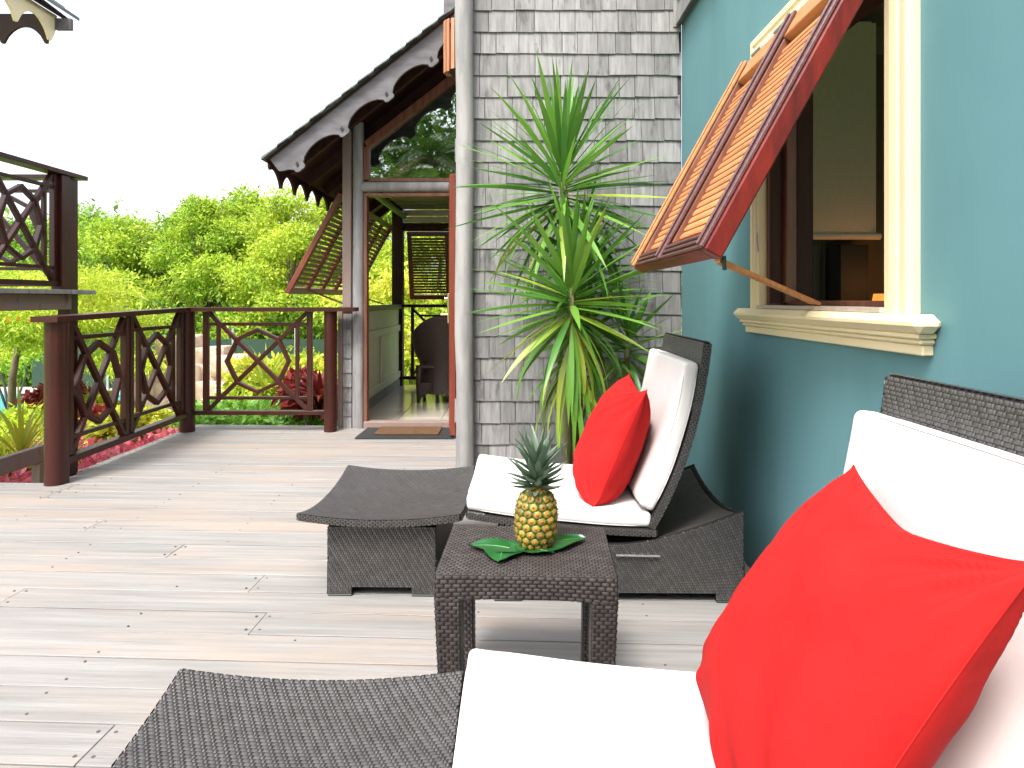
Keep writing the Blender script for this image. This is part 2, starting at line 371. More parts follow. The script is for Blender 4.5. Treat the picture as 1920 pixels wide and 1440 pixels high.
# woven strands: pads laid in rows on a surface. pos(a,b) -> (..,3), nrm(a,b) -> (..,3); a along the strands
PA = np.array([-.5, -.33, .33, .5]); HA = np.array([-.25, 1, 1, -.25]); PB = np.array([-.45, 0, .45]); HB = np.array([.15, 1, .15])
def weave_arrays(pos, nrm, a0, a1, b0, b1, cw, ch, shift, h):
    nb = max(1, round((b1 - b0) / ch)); ch_ = (b1 - b0) / nb; na = max(1, int(math.ceil((a1 - a0) / cw)) + 1)
    Vs = []
    J, I = np.meshgrid(np.arange(nb), np.arange(-1, na), indexing='ij')
    off = (J * shift) % 1.0
    ac = (a0 + (I + off) * cw + cw * .5).ravel(); bc = (b0 + (J + .5) * ch_).ravel()
    keep = (ac > a0 - cw * .3) & (ac < a1 + cw * .3); ac, bc = ac[keep], bc[keep]
    A = ac[:, None, None] + PA[None, None, :] * cw * .80 + np.zeros((1, 3, 1)); B = bc[:, None, None] + PB[None, :, None] * ch_ + np.zeros((1, 1, 4))
    A = np.clip(A, a0, a1)
    Z = h * (HA[None, None, :] * HB[None, :, None] + np.zeros(A.shape))
    if shift < 0:      # twill: long strand plus a short rounded crossing strand in each cell
        A = ac[:, None, None] + (PA[None, None, :] * .60 - .16) * cw + np.zeros((1, 3, 1)); A = np.clip(A, a0, a1)
        A2 = ac[:, None, None] + (np.array([-.5, -.26, .26, .5])[None, None, :] * .30 + .33) * cw + np.zeros((1, 3, 1)); A2 = np.clip(A2, a0, a1)
        B2 = bc[:, None, None] + PB[None, :, None] * 1.02 * ch_ + np.zeros((1, 1, 4))
        Z2 = h * 1.15 * (np.array([-.4, 1, 1, -.4])[None, None, :] * np.array([.1, 1, .1])[None, :, None] + np.zeros(A2.shape))
        A, B, Z, ac = np.concatenate([A, A2]), np.concatenate([B, B2]), np.concatenate([Z * .8, Z2]), np.concatenate([ac, ac])
    V = pos(A, B) + nrm(A, B) * Z[..., None]
    n = len(ac); base = (np.arange(n) * 12)[:, None, None]
    q = np.array([[j*4+i, j*4+i+1, (j+1)*4+i+1, (j+1)*4+i] for j in range(2) for i in range(3)])[None]
    return V.reshape(-1, 3), (base + q).reshape(-1, 4)
def flat(o, ua, ub, n=None):
    o, ua, ub = (np.array(q, float) for q in (o, ua, ub)); nn = np.array(n if n is not None else np.cross(ua, ub), float)
    return (lambda A, B: o + A[..., None] * ua + B[..., None] * ub), (lambda A, B: np.zeros(A.shape + (3,)) + nn)
class WV:
    def __init__(s): s.V = []; s.F = []; s.n = 0
    def add(s, pn, a0, a1, b0, b1, cw, ch, shift, h):
        V, Fq = weave_arrays(pn[0], pn[1], a0, a1, b0, b1, cw, ch, shift, h)
        s.V.append(V); s.F.append(Fq + s.n); s.n += len(V); return s
    def build(s, parent, mat='wick'):
        V = np.concatenate(s.V); o = (V.min(0) + V.max(0)) / 2
        me = np_mesh('weave', V - o, np.concatenate(s.F), mat, True)
        return link('weave', me, Vector(o), parent, 'stuff')
def fnpos(f, flipn=1):      # numeric normals for pos(a,b)
    def nrm(A, B):
        e = 1e-3; du = f(A + e, B) - f(A - e, B); dv = f(A, B + e) - f(A, B - e)
        n = np.cross(du, dv) * flipn; return n / np.linalg.norm(n, axis=-1, keepdims=True)
    return f, nrm

# ================================================================== STRUCTURE
# garden ground, one sheet to the horizon
GZ = -1.5
g = MB(); 
def gfn(u, v):
    x, y = -140 + 280*u, -60 + 300*v
    return (x, y, GZ + .12 * noise.noise(Vector((x*.15, y*.15, 0))))
g.grid(gfn, 70, 70); o = g.build('ground', 'grass', smooth=True); o['kind'] = 'structure'; o['label'] = 'green lawn ground of the garden'
g = MB(); g.add([(-16, 12.2, GZ+.16), (-7.2, 12.2, GZ+.16), (-7.2, 17, GZ+.16), (-16, 17, GZ+.16)], [(0, 1, 2, 3)])
o = g.build('pool_water', 'water'); o['kind'] = 'structure'
g = MB()
for a in ((-16.5, -6.7, 11.6, 12.2), (-16.5, -6.7, 17, 17.6), (-16.5, -16, 12.2, 17), (-7.2, -6.7, 12.2, 17)):
    g.box(*a, GZ - .2, GZ + .22)
o = g.build('pool_paving', 'paving'); o['kind'] = 'structure'

# ---- deck
deck = bpy.data.objects.new('deck', None); scene.collection.objects.link(deck); deck['kind'] = 'structure'; WPOS['deck'] = Vector()
deck['label'] = 'weathered grey timber deck of long planks'
TA = math.tan(R(-2.5)); PW = .153
def deck_x_left(yc): return -2.82 if yc > 4.0 else -5.2
rows = int((7.2) / PW)
nails = MB()
for r in range(rows):
    y_at0 = -1.35 + r * PW + .01                 # centre line at X=0
    yc = y_at0
    if yc > 5.66: break
    xl = -5.2 if yc + .12 < 3.9 else -2.84
    xr = 1.0 if yc < 3.78 else -.2
    cuts = [xl]
    x = xl + random.uniform(1.2, 4.2)
    if abs(yc - 2.22) < PW * .55: x = -.88 ; 
    while x < xr - .6:
        cuts.append(x); x += random.uniform(3.4, 4.8)
    cuts.append(xr)
    for a, b in zip(cuts[:-1], cuts[1:]):
        a_, b_ = a + .0015, b - .0015
        mb = MB(); cx, cy = (a_ + b_) / 2, yc + TA * (a_ + b_) / 2
        rot = Matrix.Rotation(R(-2.5), 3, 'Z'); z = -.019 + random.uniform(-.0012, .0012)
        w = PW - random.uniform(.004, .007)
        mb.cbox((0, 0, 0), Matrix.Identity(3), ((b_ - a_) / math.cos(R(2.5)), w, .038), .0015)
        me = mb.mesh('plank', mt['deck'])
        link('plank', me, (cx, cy, z), deck, rot=(R(random.uniform(-.15, .15)), 0, R(-2.5)))
        for q in np.arange(math.ceil((a_ + .1) / .6) * .6 - .12, b_, .6):
            for sgn in (-1, 1):
                xx = q + random.uniform(-.012, .012); yy = yc + TA * xx + sgn * .045 + random.uniform(-.006, .006)
                if random.random() < .42: nails.tube([(xx, yy, -.004), (xx, yy, .0018)], .0042, 7)
        for e in (a_ + .022, b_ - .022):
            for sgn in (-1, 1):
                nails.tube([(e, yc + TA*e + sgn*.045, -.004), (e, yc + TA*e + sgn*.045, .0018)], .005, 7)
nails.build('screw_heads', 'screw', deck, kind='stuff')
g = MB()
for yj in np.arange(-1, 5.6, .6): g.box(-5.1 if yj < 3.8 else -2.78, .98, yj - .03, yj + .03, -.20, -.045)
g.box(-5.2, -2.9, 3.93, 3.97, -.25, -.045); g.box(-2.80, -2.76, 4.05, 5.6, -.25, -.045)
g.box(-5.1, .99, -1.2, 3.92, -.044, -.040); g.box(-2.79, -.2, 3.921, 5.7, -.044, -.040)  # dark sheets under the planks, painting the shade in the gaps
g.build('joist_and_gap_shade', 'mahog_dk', deck)
for (x, y) in ((-2.8, 3.95), (-2.78, 5.5), (-5, 3.9), (-5, 1), (-1.6, 5.5)):
    MB().box(x-.06, x+.06, y-.06, y+.06, GZ - .1, -.27).build('support_post', 'mahog_dk', deck)

# ================================================================== MAIN COTTAGE (blue wall, shingle wall)
cot = thing('cottage', (1.0, 3.8, 0), 'teal rendered cottage with grey shingled end wall and open cream framed window', 'building')
XW = 1.008
Y0, Y1, Z0, Z1 = 1.685, 2.535, 1.085, 2.085      # window opening
g = MB()
ys = [-1.4, Y0, Y1, 3.8]; zs = [-.3, Z0, Z1, 3.35]
for i in range(3):
    for j in range(3):
        if i == 1 and j == 1: continue
        g.add([(XW, ys[i], zs[j]), (XW, ys[i], zs[j+1]), (XW, ys[i+1], zs[j+1]), (XW, ys[i+1], zs[j])], [(0, 1, 2, 3)])
        g.add([(XW+.15, ys[i], zs[j]), (XW+.15, ys[i], zs[j+1]), (XW+.15, ys[i+1], zs[j+1]), (XW+.15, ys[i+1], zs[j])], [(3, 2, 1, 0)])
g.add([(XW, -1.4, -.3), (XW+.15, -1.4, -.3), (XW+.15, -1.4, 3.35), (XW, -1.4, 3.35)], [(0, 1, 2, 3)])
g.build('rendered_wall', 'teal', cot)
# dark room behind
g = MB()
g.box(XW+.15, 4.2, 4.16, 4.3, -.3, 3.4); g.box(4.2, 4.3, -1.4, 4.3, -.3, 3.4); g.box(XW+.15, 1.35, -1.5, -1.4, -.3, 3.4); g.box(4.0, 4.2, -1.5, -1.4, -.3, 3.4); g.box(1.35, 4.0, -1.5, -1.4, -.3, -.1); g.box(1.35, 4.0, -1.5, -1.4, 2.75, 3.4)  # unseen rear wall opening added to let sky light onto the blind
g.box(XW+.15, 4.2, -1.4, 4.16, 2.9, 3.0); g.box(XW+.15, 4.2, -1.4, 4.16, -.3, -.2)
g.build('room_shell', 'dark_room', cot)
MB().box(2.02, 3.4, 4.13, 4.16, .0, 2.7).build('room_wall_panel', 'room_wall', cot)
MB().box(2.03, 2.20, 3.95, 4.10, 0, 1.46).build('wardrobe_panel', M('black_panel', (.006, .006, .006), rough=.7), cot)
MB().box(XW + .15, 4.2, 3.802, 3.84, 3.05, 3.3)
# roller blind (far wall of the room)
g = MB(); g.box(1.80, 2.235, 3.98, 3.995, 1.53, 2.85); bl = g.build('roller_blind', 'blind', cot)
g = MB(); g.tube([(1.80, 3.985, 1.515), (2.29, 3.985, 1.515)], .022, 12); g.build('bottom_bar', 'blind', bl, smooth=True)
g = MB(); g.box(2.237, 2.275, 4.0, 4.05, 1.53, 2.85); g.build('blind_side', 'blind', bl)

# window reveal and inner frame
g = MB()
g.box(XW - .0, XW+.05, Y1 - .02, Y1 + .0, Z0, Z1); wf = g.build('window_frame', 'jamb', cot)
MB().box(XW + .005, XW + .055, Y1 - .022, Y1 - .001, Z0 + .021, Z1 - .02).build('jamb', 'mahog_dk', wf)
MB().box(XW + .057, XW + .10, Y1 - .05, Y1 - .001, Z0 + .021, Z1 - .02, .004).build('jamb', 'jamb', wf)
MB().box(XW + .102, XW + .17, Y1 - .035, Y1 - .001, Z0 + .021, Z1 - .02, .004).build('jamb', 'mahog_dk', wf)
MB().box(XW + .005, XW + .17, Y0 + .001, Y0 + .02, Z0 + .021, Z1 - .02).build('jamb', 'mahog_dk', wf)
MB().box(XW + .005, XW + .17, Y0 + .001, Y1 - .001, Z1 - .02, Z1 - .001).build('head', 'mahog_dk', wf)
MB().box(XW - .04, XW + .17, Y0 + .001, Y1 - .001, Z0 + .001, Z0 + .014).build('sill_board', 'stone_sill', wf)
MB().box(XW + .06, XW + .17, Y0 + .021, Y1 - .051, Z0 + .0145, Z0 + .032, .003).build('bottom_rail', 'jamb', wf)
# cream surround: moulded profile strips
sur = MB()
def profile_strip(p0, p1, inward, miters=(0, 0), w=.105):
    """moulding from p0 to p1 on the wall; inward = unit vector towards the opening (in the wall plane)"""
    p0, p1, inw = Vector(p0), Vector(p1), Vector(inward); n = Vector((-1, 0, 0)); d = (p1 - p0).normalized()
    prof = [(0, 0), (0, .022), (.012, .030), (.030, .030), (.036, .024), (.046, .024), (.052, .030), (.075, .034), (.082, .028), (w, .028), (w, 0)]
    A = [p0 + inw * a + n * b + d * (a * miters[0]) for a, b in prof]; B = [p1 + inw * a + n * b - d * (a * miters[1]) for a, b in prof]
    k = len(prof); fs = [(i, i+1, i+1+k, i+k) for i in range(k - 1)] + [tuple(range(k)), tuple(range(k, 2*k))[::-1]]
    return MB().add(A + B, fs)
OY0, OY1, OZ1 = Y0 - .105, Y1 + .105, Z1 + .095
ws = thing('tmp', (0, 0, 0), 'x', 'x'); bpy.data.objects.remove(ws)
s1 = profile_strip((XW, OY1, Z0), (XW, OY1, OZ1), (0, -1, 0), (0, 1)).build('window_surround', 'cream', cot)
profile_strip((XW, OY0, Z0), (XW, OY0, OZ1), (0, 1, 0), (0, 1)).build('casing', 'cream', s1)
profile_strip((XW, OY0, OZ1), (XW, OY1, OZ1), (0, 0, -1), (1, 1)).build('casing', 'cream', s1)
# sill: stacked mouldings
g = MB()
def sill_layer(z0, z1, pr, e, ch=.008): g.cbox((XW - pr/2 + .001, (1.487+2.735)/2, (z0+z1)/2), Matrix.Identity(3), (pr, 2.735 - 1.487 - 2*e, z1 - z0), ch)
sill_layer(1.040, 1.0845, .068, 0, .018); g.build('sill', 'cream', s1)
g = MB(); sill_layer(1.026, 1.0395, .048, .03, .003); sill_layer(1.012, 1.0255, .038, .035, .004)
sill_layer(.985, 1.0115, .028, .042, .003); g.build('sill_moulding', 'cream', s1)

# ---- Bahama shutter
AN = R(28.8); L_ = .955; HX, HZ = .985, 2.07; SY0, SY1 = 1.665, 2.60
dn = Vector((-math.sin(AN), 0, -math.cos(AN))); nr = Vector((-math.cos(AN), 0, math.sin(AN)))   # down the slope, outward
def sp(y, b, c): return Vector((HX, y, HZ)) + dn * b + nr * c
sh = MB().bar(sp(SY0 + .0, .0, .010), sp(SY0, L_, .010), .050, .05, up=(0, 1, 0), ch=.004)
sh = sh.build('shutter', 'red_side', cot)
def sbar(name, y0, b0, c0, y1, b1, c1, w, t, mat, up=None, ch=.003):
    return MB().bar(sp(y0, b0, c0), sp(y1, b1, c1), w, t, up=up if up is not None else nr, ch=ch).build(name, mat, sh)
sbar('stile', SY1, .004, .010, SY1, L_, .010, .046, .042, 'jamb')
sbar('bottom_rail', SY0 + .026, L_ - .035, .010, SY1 - .024, L_ - .035, .010, .07, .046, 'red_side')
sbar('top_rail', SY0 + .026, .052, .012, SY1 - .024, .052, .012, .10, .044, 'slat')
ym = (SY0 + SY1) / 2 + .02
for y, w in ((SY0 + .006, .034), (ym, .040), (SY1 - .004, .022)):
    sbar('mullion', y, .004, .041, y, L_ - .004, .041, w, .012, 'trim_pur' if y < SY1 - .1 else 'slat')
    sbar('bead', y + w*.25, .008, .0512, y + w*.25, L_ - .009, .0512, w*.3, .008, 'trim_pur' if y < SY1 - .1 else 'slat')
sbar('mullion', ym, .103, .008, ym, L_ - .072, .008, .036, .044, 'jamb')
for b_ in (L_ - .012, L_ - .032, L_ - .05):
    sbar('bead', SY0 + .03, b_, .037, SY1 - .02, b_, .037, .012, .010, 'trim_pur')
me_slat = {}
def slat(y0, y1, b, mat):
    key = (round(y1 - y0, 3), mat)
    if key not in me_slat:
        q = MB(); w = y1 - y0; prof = [(.0195 * math.cos(a), .0075 * math.sin(a)) for a in np.linspace(0, 2*math.pi, 11)[:-1]]
        q.prism(prof, (0, 0, 0), (1, 0, 0), (0, 0, 1), (0, 1, 0), w); me_slat[key] = q.mesh('slat', mt[mat], True)
    return me_slat[key]
ns = 26; pitch = (L_ - .07 - .12) / ns
for (ya, yb) in ((SY0 + .035, ym - .02), (ym + .02, SY1 - .025)):
    for i in range(ns):
        p = sp((ya + yb)/2, .125 + pitch * (i + .4), .006)
        link('slat', slat(ya, yb, 0, 'slat'), p, sh, rot=(0, R(-42), 0))
    g = MB().bar(sp(ya + .010, .11, .040), sp(ya + .010, L_ - .075, .040), .010, .010, up=nr)
    g.build('tilt_rod', 'slat', sh)
for y in (SY0 + .22, ym + .13, SY1 - .1):
    MB().tube([sp(y - .045, -.005, .035), sp(y + .045, -.005, .035)], .008, 8).build('hinge', 'galv', sh)
MB().tube([sp(SY0 + .03, L_ - .02, -.03), sp(SY0 + .03, L_ + .012, -.05)], .006, 8).build('bolt', 'glide', sh)
MB().bar((.545, 1.70, 1.225), (1.0, 2.09, 1.105), .018, .014).build('prop_stick', 'slat', cot)
MB().tube([(.985, 2.56, 1.40), (.975, 2.55, 1.36), (.97, 2.52, 1.31)], .003, 6).build('hook', 'galv', cot)

# ---- shingle wall
sw = MB().box(-.27, XW - .002, 3.80, 3.95, -.3, 3.5).build('shingle_wall', M('shingle_backing', (.05, .045, .04), rough=.9), cot)
widths = [.075, .09, .105, .12, .135, .15, .165]
shm = {}
def shingle_mesh(w, lean):
    k = (w, lean)
    if k not in shm:
        q = MB(); t0, t1 = .0125, .0030; z1 = .142; a = random.uniform(-.0015, .0015)
        q.hexa([(0, -t0, a), (w, -t0, -a), (w, 0, -a), (0, 0, a), (0, -t1, z1), (w, -t1, z1), (w, 0, z1), (0, 0, z1)])
        shm[k] = q.mesh('shingle', mt['shingle'])
    return shm[k]
CP = .1286; zb = 2.578
zs_ = [zb + 3*CP - CP * k for k in range(25)]
for z in zs_:
    if z < -.05: continue
    x = -.24 - random.uniform(0, .1)
    while x < XW - .03:
        w = random.choice(widths[1:])
        if x + w > XW - .05: w = min(widths, key=lambda q: abs(q - (XW - .004 - x)))
        sc = min(1, (XW - .003 - x) / w)
        link('shingle', shingle_mesh(w, 0), (x, 3.7995, z + random.uniform(-.0025, .0025)), sw, scale=(sc * (1 - .003 / w), random.uniform(.85, 1.15), 1))
        x += w * sc + .0005
# overhanging shingled band above the blue wall
band = MB().box(.975, XW - .001, -1.2, 3.78, 2.745, 3.4).build('shingle_band', 'fascia', cot)
for k in range(4):
    y = 3.775 - random.uniform(0, .05)
    while y > .6:
        w = random.choice(widths[2:])
        link('shingle', shingle_mesh(w, 0), (.9745, y, 2.735 + k * CP), band, rot=(0, 0, R(-90)))
        y -= w + .003
MB().box(.955, .974, 3.779, 3.797, 2.735, 3.4).build('corner_trim', 'post', band)
# round corner post
g = MB(); pts = []; rs = []
for i in range(16):
    z = 3.5 * i / 15 - .02; pts.append((-.278 + .004 * math.sin(i * .9), 3.745, z)); rs.append(.052 + .0015 * math.sin(i * 1.7) + (.003 if abs(z - .9) < .1 else 0))
g.tube(pts, rs, 20); g.build('corner_post', 'post', cot, smooth=True)

# lamp in the room
lt = thing('table_lamp', (2.19, 3.72, .0), 'glowing orange lamp inside the dark room behind the open window', 'lamp')
MB().box(2.02, 2.5, 3.5, 3.93, 0, .62, .01).build('stand', 'mahog_dk', lt)
MB().tube([(2.19, 3.72, .62), (2.19, 3.72, .66), (2.19, 3.72, .8), (2.19, 3.72, 1.0)], [.09, .07, .03, .012], 16).build('lamp_base', 'mahog_dk', lt, smooth=True)
g = MB(); g.tube([(2.215, 3.74, .94), (2.215, 3.74, 1.155)], [.13, .09], 24, cap=False); g.build('lamp_shade', 'lampshade', lt, smooth=True)
pl = bpy.data.lights.new('bulb', 'POINT'); pl.energy = .45; pl.color = (1, .45, .12); pl.shadow_soft_size = .05
po = bpy.data.objects.new('bulb', pl); scene.collection.objects.link(po); po.location = (2.19, 3.72, 1.22)

# ================================================================== PORCH HOUSE
ph = thing('porch_house', (-1.0, 5.6, 0), 'weathered timber house with scalloped gable roof and open door to the porch', 'building')
YF = 5.60
# door posts / frame
g = MB(); g.tube([(-1.345, YF, 0), (-1.345, YF, .9), (-1.342, YF, 2.0), (-1.345, YF, 2.665)], [.052, .05, .049, .048], 16)
g.build('door_post', 'post', ph, smooth=True)
MB().box(-1.475, -1.398, YF - .04, YF + .04, 1.05, 2.60, .006).build('corner_board', 'oldwood', ph)
MB().box(-1.52, -1.478, YF - .02, YF + .03, 0, 1.02, .004).build('corner_board', 'oldwood', ph)
MB().box(-1.476, -1.398, YF - .01, YF + .05, 0, 1.049).build('post_backing', 'mahog_dk', ph)
for k in range(8):
    z = -.02 + k * .126
    q = MB(); w = .074; q.hexa([(0, -.016, 0), (w, -.016, 0), (w, 0, 0), (0, 0, 0), (0, -.004, .135), (w, -.004, .135), (w, 0, .135), (0, 0, .135)])
    link('shingle', q.mesh('shingle', mt['shingle']), (-1.474, YF - .0105, max(z, .0) if z < 0 else z), ph)
MB().box(-1.292, -1.262, YF - .03, YF + .05, .02, 2.02, .003).build('door_jamb', 'jamb', ph)
MB().box(-1.292, -.45, YF - .03, YF + .05, 2.021, 2.05, .003).build('door_head', 'jamb', ph)
g = MB(); g.tube([(-1.31, YF - .01, 2.105), (-.55, YF - .01, 2.105)], [.045, .045], 16); g.build('lintel_log', 'post', ph, smooth=True)
MB().box(-1.29, -.45, YF - .05, YF + .05, -.002, .06, .004).build('threshold', 'oldwood', ph)
MB().box(-.40, -.2, YF + .0, YF + .1, 0, 3.3).build('front_wall', 'mahog_dk', ph)
# door leaf, folded outwards
th = math.atan2(-.43, .055)
dl = MB().bar((-.525, YF - .05, 1.08), (-.475, YF - .47, 1.08), .045, 2.10, up=(0, 0, 1), ch=.004).build('door', 'mahog', ph)
dl.data.materials[0] = M('door_red', (.22, .045, .022), (.15, .03, .016), 5, (5, 5, .5), rough=.4)
MB().box(-.523, -.503, YF - .44, YF - .40, .93, 1.17, .004).build('lock_plate', 'brass', dl)
MB().tube([(-.515, YF - .42, 1.00), (-.57, YF - .43, 1.00), (-.575, YF - .33, 1.0)], .009, 8).build('handle', 'brass', dl, smooth=True)
MB().tube([(-.515, YF - .42, 1.13), (-.545, YF - .42, 1.13)], .012, 10).build('keyhole', 'brass', dl, smooth=True)
# gable glass
xr_ = -.22; rise = .787
def zr(x): return 2.21 + (x + 1.917) * rise         # roof underside line of the gable
def zt(x): return zr(x) - .30
g = MB(); xl_ = -1.25; P0 = [(xl_, 2.19), (xr_, 2.19), (xr_, zt(xr_)), (xl_, zt(xl_))]
g.prism(P0, (0, YF + .012, 0), (1, 0, 0), (0, 0, 1), (0, 1, 0), .006); gw = g.build('gable_window', 'glass', ph)
MB().bar((xl_ - .02, YF, 2.17), (xl_ - .02, YF, zt(xl_) + .02), .05, .05, up=(0, 1, 0)).build('frame', 'jamb', gw)
MB().bar((xl_ + .006, YF - .005, 2.166), (xr_, YF - .005, 2.166), .04, .03).build('frame', 'jamb', gw)
MB().bar((xl_ - .02, YF - .01, zt(xl_) + .03), (xr_, YF - .01, zt(xr_) + .03), .07, .07, ch=.005).build('frame', 'jamb', gw)
# dark attic behind the glass
g = MB(); g.box(-1.42, -.2, 5.9, 8.3, 2.32, 2.36); g.box(-1.42, -.2, 8.3, 8.35, 2.36, 3.7); g.box(-.2, -.15, 5.7, 8.35, 0, 3.7)
g.build('attic_lining', 'dark_room', ph)
MB().prism([(-1.48, zr(-1.48) - .27), (-1.27, zr(-1.27) - .27), (-1.27, 2.2), (-1.48, 2.2)], (0, YF + .03, 0), (1, 0, 0), (0, 0, 1), (0, 1, 0), .05).build('gable_board', 'mahog_dk', ph)
# roof slab
XE = -1.93
def roofq(x0, x1, y0, y1, o, t, name, mat, par):
    z0, z1 = zr(x0) + o, zr(x1) + o
    return MB().hexa([(x0, y0, z0), (x1, y0, z1), (x1, y1, z1), (x0, y1, z0), (x0, y0, z0+t), (x1, y0, z1+t), (x1, y1, z1+t), (x0, y1, z0+t)]).build(name, mat, par)
roof = roofq(XE, .0, 5.02, 9.0, .0, .022, 'roof', 'mahog_dk', ph)
step = .125
k = 0; x = XE - .02
while x < -.05:
    x1 = x + .21; q = MB(); o0, o1 = .047, .026
    for w0 in (4.98,):
        z0, z1 = zr(x), zr(x1)
        q.hexa([(x, 4.97, z0 + .024), (x1, 4.97, z1 + .024), (x1, 9.0, z1 + .024), (x, 9.0, z0 + .024), (x, 4.97, z0 + o0), (x1, 4.97, z1 + o1), (x1, 9.0, z1 + o1), (x, 9.0, z0 + o0)])
    q.build('shingle', 'roof_shingle', roof); x += step; k += 1
g = MB()
for yr in (5.35, 5.85, 6.4, 6.95, 7.5, 8.05, 8.6):
    MB().bar((XE + .06, yr, zr(XE + .06) - .05), (-.1, yr, zr(-.1) - .05), .05, .09, up=(0, 0, 1)).build('rafter', 'mahog_dk', ph)
MB().box(-1.50, -1.42, 5.62, 8.5, 2.36, 2.46).build('wall_plate', 'mahog_dk', ph)
def scallop(name, o, ax, ay, n, length, tip0, pitch_, d0, d1, t, mat, par, top=None, pointed=False, holes=True):
    """board hanging from a line: crest depth d0, tip depth d1; tips at tip0 + k*pitch"""
    top = top or (lambda s: 0); pts = []; S = 10; s = 0
    ks = [tip0 + k * pitch_ for k in range(-1, int(length / pitch_) + 2)]
    low = []
    for a, b in zip(ks[:-1], ks[1:]):
        hw = (.010 if pointed else .045)
        low.append((a - hw, -d1 + (0 if pointed else .012))); 
        if not pointed: low += [(a - hw*.6, -d1), (a + hw*.6, -d1)]
        low.append((a + hw, -d1 + (0 if pointed else .012)))
        if not pointed: low.append((a + hw, -d1 + .035)); 
        for i in range(1, S):
            u = i / S; v = math.sin(math.pi * u) ** (.62 if not pointed else .7)
            low.append((a + hw + (b - a - 2*hw) * u, -d1 + (.035 if not pointed else 0) + (d1 - d0 - (.035 if not pointed else 0)) * v))
        if not pointed: low.append((b - hw, -d1 + .035))
    low = [(a, b) for a, b in low if 0 <= a <= length]
    poly = [(0, -d0)] + low + [(length, -d0), (length, 0), (0, 0)]
    if low and low[0][0] < 1e-6: poly = poly[1:]
    return MB().prism(poly, o, ax, ay, n, t).build(name, mat, par)
ca, sa = math.cos(math.atan(rise)), math.sin(math.atan(rise))
# barge board along the rake (rake-aligned axes); perpendicular depths
x0 = XE + .03
LB = (0 - x0) / ca
tip0 = (-1.633 - x0) / ca - .195
bg_ = scallop('bargeboard', (x0, 5.035, zr(x0) - .003), (ca, 0, sa), (-sa, 0, ca), (0, -1, 0), LB, tip0 + .0, .35 / ca, .115, .215, .025, 'fascia', ph)
for k in range(5):
    s_ = tip0 + k * .35 / ca; c = Vector((x0, 5.0195, zr(x0))) + Vector((ca, 0, sa)) * s_ + Vector((-sa, 0, ca)) * (-.165)
    MB().prism([(0, -.022), (.014, 0), (0, .022), (-.014, 0)], c, (1, 0, 0), (0, 0, 1), (0, 1, 0), .006).build('cutout', 'hole', bg_)
scallop('eave_fascia', (XE + .01, 5.05, zr(XE) - .003), (0, 1, 0), (0, 0, 1), (1, 0, 0), 3.9, .26, .34, .03, .155, .02, 'mahog_dk', ph, pointed=True)
# upper roof bits peeping over
MB().bar((-.60, 5.7, 3.36), (-.34, 5.7, 3.95), .03, .09, up=(0, 1, 0)).build('upper_rake', 'lantern', ph)
MB().box(-.62, -.30, 5.8, 5.85, 3.42, 4.0).build('upper_gable', 'fascia', ph)

# porch interior
MB().box(-1.5, -.2, YF + .051, 8.42, -.06, -.012).build('porch_slab', 'grout', ph)
tw = .40
for i in range(4):
    for j in range(7):
        xa, ya = -1.46 + i * tw, YF + .055 + j * tw
        xb, yb = min(xa + tw - .004, -.205), min(ya + tw - .004, 8.40)
        if xb > xa + .05: MB().box(xa, xb, ya, yb, -.011, .004, .001).build('floor_tile', 'tile', ph)
lw = MB().box(-1.52, -1.465, YF + .06, 8.3, 0, 1.0).build('low_wall', 'pale_wall', ph)
MB().box(-1.54, -1.43, YF + .05, 8.3, 1.001, 1.06, .006).build('cap_rail', 'olive', lw)
for (ya, yb, za, zb_) in ((YF+.07, 8.29, .72, .80), (YF+.07, 8.29, .12, .20), (7.12, 7.18, .201, .719), (6.2, 6.26, .201, .719)):
    MB().box(-1.464, -1.445, ya, yb, za, zb_, .004).build('batten', 'pale_wall', lw)
MB().box(-1.464, -1.45, YF+.07, 8.29, .0, .10, .003).build('skirting', 'post', lw)
MB().box(-1.56, -1.42, 8.30, 8.44, -.2, 2.5, .006).build('back_post', 'mahog_dk', ph)
MB().box(-1.419, -.2, 8.32, 8.42, 2.02, 2.12).build('back_beam', 'mahog_dk', ph)
for k in range(4):
    MB().box(-1.41, -.2, 8.33 - .0, 8.35, 2.125 + k * .085, 2.205 + k * .085, .004).build('wall_board', 'pale_wall', ph)
for k in range(8):
    MB().box(-1.42, -.2, 5.72 + k * .33, 5.72 + k * .33 + .30, 2.30, 2.318, .002).build('ceiling_board', 'olive', ph)
MB().tube([(-1.40, 5.7, 2.20), (-1.40, 8.3, 2.20)], .035, 10).build('gutter_pipe', 'gutter', ph, smooth=True)
br = MB().box(-1.419, -.2, 8.33, 8.41, 1.02, 1.06, .004).build('back_railing', 'mahog_dk', ph)
MB().box(-1.419, -.2, 8.34, 8.40, .08, .12, .004).build('bottom_rail', 'mahog_dk', br)
for x in (-1.30, -.42): MB().box(x - .02, x + .02, 8.35, 8.39, .121, 1.019).build('stile', 'mahog_dk', br)
MB().box(-1.2, -.5, 8.352, 8.388, .90, .925).build('bar', 'mahog_dk', br)
for (a, b) in (((-1.30, 1.0), (-.42, .14)), ((-1.30, .14), (-.42, 1.0))):
    MB().bar((a[0], 8.37, a[1]), (b[0], 8.371, b[1]), .03, .03, up=(0, 1, 0)).build('diagonal', 'mahog_dk', br)

